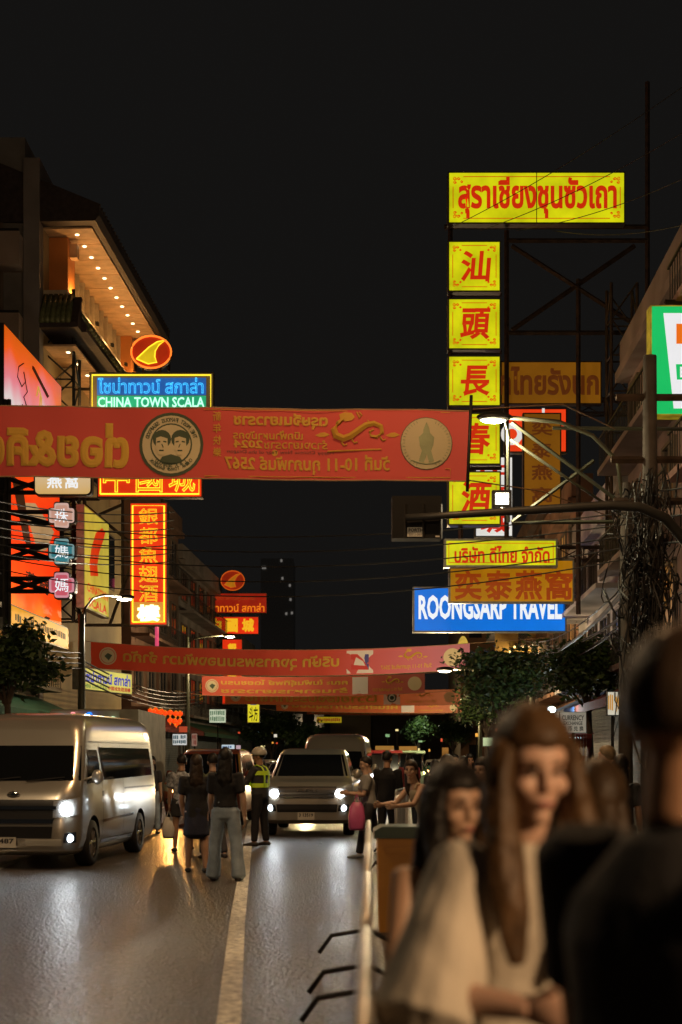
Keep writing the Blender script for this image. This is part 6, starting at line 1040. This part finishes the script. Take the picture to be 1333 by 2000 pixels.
# traffic officer
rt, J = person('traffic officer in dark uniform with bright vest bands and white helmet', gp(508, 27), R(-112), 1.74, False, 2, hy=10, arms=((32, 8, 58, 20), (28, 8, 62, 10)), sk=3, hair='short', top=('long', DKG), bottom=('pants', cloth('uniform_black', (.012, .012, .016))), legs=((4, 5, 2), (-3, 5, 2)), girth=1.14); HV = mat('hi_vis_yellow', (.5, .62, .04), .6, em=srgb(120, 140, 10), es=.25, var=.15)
b = MB(); k = J['k']; hc = J['head']; n_ = 20
b.ell((hc.x, hc.y + .01, hc.z + .055), (.125, .145, .115), 20, 12); b.v = [(x, y, max(z, hc.z + .012)) for x, y, z in b.v]; b.prism([(.11 * math.sin(t * .35 - 1.05), -.1 - .09 * math.cos(t * .35 - 1.05)) for t in range(7)], Vector((hc.x, hc.y, hc.z + .03)), UX, Vector((0, 1, 0)), UZ, 0, .012); b.build('helmet', mat('white_helmet', (.6, .58, .5), .25, coat=.5), rt, world=False)
for a, rx, ry, nm in ((.34, .2, .152, 'chest_band'), (.12, .176, .134, 'waist_band')):
    b = MB(); vs = []
    for z in (0, .075):
        for j in range(24): t = 2 * math.pi * j / 24; vs.append(J['pel'] + J['t'] * (a + z) * k + Vector((rx * 1.14 * math.cos(t), ry * 1.16 * math.sin(t), 0)))
    b.add(vs, [(j, (j + 1) % 24, 24 + (j + 1) % 24, 24 + j) for j in range(24)], 0, True); b.build(nm, HV, rt, world=False)
b = MB()
for s in (-1, 1): q = [J['pel'] + (J['t'] * a + Vector((s * .09, y, 0))) * k for a, y in ((.14, -.142), (.3, -.155), (.4, -.15), (.475, -.1), (.52, -.0), (.48, .1), (.38, .15), (.14, .14))]; ring_tube(b, q, [(.03, .008)] * 8)
b.build('vest_strap', HV, rt, world=False)
# at the barrier: pink bag, man in black, leaning woman and others
rt, J = person('person in pale tee and black trousers with a pink bag stepping by the barrier', gp(722, 23.8), R(-82), 1.62, False, 6, hp=10, arms=((18, 6, 78, 0), (20, 6, 74, 0)), legs=((16, 2, 6), (-14, 2, 16)), sk=1, top=('tshirt', GREYC), bottom=('pants', DKG), shoes=mat('white_shoe', (.5, .5, .48), .6)); q = world(rt, J['hands'][0].lerp(J['wrists'][0], .4)); carrier('carrier_bag', 'pink plastic bag hanging from the arm beside the pickup', Vector((q.x + .17, q.y - .14, q.z - .02)), .26, .42, mat('pink_plastic_bag', (.62, .12, .3), .4, var=.2), .09)
person('person in black clothes standing behind the white barrier', gp(757, 25.8), R(150), 1.69, False, 0, sk=0, top=('long', BLK), bottom=('pants', BLK), face=False, girth=1.12)
person('person in sleeveless cream top leaning on the white barrier, looking at the camera', gp(836, 18.6), R(-58), 1.60, True, 26, hy=42, hp=-14, arms=((40, 10, 46, 12), (42, 10, 44, 6)), legs=((18, 4, 6), (6, 4, 10)), sk=1, hair='long', hlen=.34, hm=BROWNH, top=('tank', CREAMC), bottom=('pants', WHITEC))
person('person with very long dark hair and white top, seen from behind at the barrier', gp(873, 17), R(-150), 1.60, True, 0, sk=1, hair='long', hlen=.5, top=('long', WHITEC), bottom=('pants', BLUEC), face=False)
rt, J = person('person with dark shoulder hair holding a pale drink bag', gp(944, 16), R(-38), 1.57, True, 2, hp=6, arms=((30, 8, 86, 20), (34, 6, 92, 10)), sk=1, hair='long', hlen=.28, top=('tshirt', WHITEC), bottom=('pants', DENIM)); q = world(rt, J['hands'][1]); carrier('drink_bag', 'clear plastic drink bag held by the person with dark shoulder hair', q + Vector((0, -.05, .08)), .13, .2, mat('clear_plastic', (.6, .6, .5), .2, var=.2), .06)
# small crowd on the right and beyond
person('smiling person with dark hair, left of the two facing the camera in the crowd', gp(1066, 18.7), R(8), 1.54, True, 0, hy=6, sk=2, hair='long', hlen=.25, top=('tshirt', BLK), bottom=('pants', BLK)); person('person with dark hair, right of the two facing the camera in the crowd', gp(1106, 18.2), R(-4), 1.53, True, 0, sk=1, hair='long', hlen=.25, top=('tshirt', NAVY), bottom=('pants', BLK))
person('person with short black hair and grey tee behind the two facing the camera', gp(1108, 22.5), R(5), 1.68, False, 0, sk=1, top=('tshirt', GREYC), bottom=('pants', DKG)); person('person with black hair and pale shirt seen from behind near the stall', gp(1126, 25), R(190), 1.69, False, 0, sk=1, top=('tshirt', TAN), bottom=('pants', DKG), face=False); person('person with black hair and dark shirt seen from behind below the stall menus', gp(1079, 25), R(170), 1.68, False, 0, sk=1, top=('tshirt', DKG), bottom=('pants', DKG), face=False)
person('fair haired person in tan shirt at the right, seen from behind', gp(1186, 17), R(-160), 1.71, False, 2, hy=40, sk=2, hm=GREYH, top=('tshirt', TAN), bottom=('shorts', TAN), face=False, girth=1.1); person('person in dark clothes right of the fair haired one', gp(1214, 16), R(160), 1.6, True, 0, sk=0, hair='long', hlen=.3, top=('tshirt', DKG), bottom=('pants', DKG), face=False)
rg = random.Random(21); tops = [('white tee', WHITEC), ('dark tee', DKG), ('red tee', REDC), ('blue tee', BLUEC), ('tan tee', TAN), ('grey tee', GREYC), ('black tee', BLK)]
for i, (px, Y, H, rz, c, lb) in enumerate(((1036, 30, 1.7, 20, 0, 'person in white tee walking past the farther stall'), (1052, 33, 1.66, 175, 4, 'person in tan tee before the farther stall'), (1015, 36, 1.68, -20, 0, 'person in white tee left of the farther stall'), (905, 24, 1.6, 190, 6, 'person in black tee with back turned left of the drink holder'), (918, 30, 1.66, 10, 1, 'person in dark tee deep in the crowd left of the drink holder'), (960, 28, 1.62, 170, 2, 'person in red tee deep in the crowd behind the drink holder'), (985, 31, 1.64, 5, 5, 'person in grey tee deep in the crowd below the orange lanterns'), (890, 33, 1.66, 0, 3, 'person in blue tee deep in the crowd behind the very long hair'), (850, 27, 1.55, 185, 6, 'person in black tee behind the leaning one'), (800, 34, 1.66, 180, 2, 'person in red tee in the jam between tuk tuks'), (297, 31.5, 1.62, 10, 1, 'person in dark tee standing between van and dark red car'), (1000, 23, 1.6, 150, 1, 'person in dark tee behind the blurred fair hair'), (1030, 21, 1.58, 20, 6, 'person in black tee right of the blurred fair hair'))):
    person(lb, gp(px, Y), R(rz), H, i % 2 == 0, 0, sk=i % 3, hair='long' if i % 2 == 0 else 'short', hlen=.28, legs=walk if i % 3 else stand, top=('tshirt', tops[c][1]), bottom=('pants', (DKG, DENIM, BLK)[i % 3]), face=abs(rz) < 90)
# blurred foreground
person('blurred fair haired person in loose white top near the camera', gp(985, 3.5), R(16), 1.70, True, 15, tw=8, hy=-2, hp=2, arms=((22, 14, 60, 30), (16, 24, 72, 34)), sk=2, hair='long', hlen=.42, hm=BLOND, strands=True, top=('loose', cloth('ivory', (.6, .55, .46))), bottom=('pants', BLK), near=True)
person('blurred dark haired person with bare shoulder behind the barrier', gp(868, 4.4), R(18), 1.56, True, 8, hy=8, sk=1, hair='long', hlen=.36, hm=BLACKH, strands=True, top=('tank', BLK), bottom=('pants', BLK), near=True, arms=((10, 8, 30, 10), (14, 12, 40, 20)))
person('large blurred person in black tee at the right edge, seen from behind', gp(1322, 2.35), R(124), 1.775, False, 2, hy=18, sk=3, hm=BROWNH, top=('tshirt', BLK), bottom=('pants', BLK), face=False, near=True, girth=1.16, arms=((14, 12, 30, 0), (8, 10, 20, 0)))
person('blurred person with long brown hair seen from behind, left of the man in black', gp(1172, 4.6), R(176), 1.56, True, 2, sk=1, hair='long', hlen=.42, hm=hairm('brown', (.05, .03, .015)), top=('tshirt', BLK), bottom=('pants', BLK), face=False, near=True)
person('blurred person with black hair between the two long haired ones', gp(1074, 5.6), R(172), 1.57, True, 2, sk=1, hair='long', hlen=.35, top=('tshirt', BLK), bottom=('pants', BLK), face=False)
bpy.data.scenes.remove(TMP)
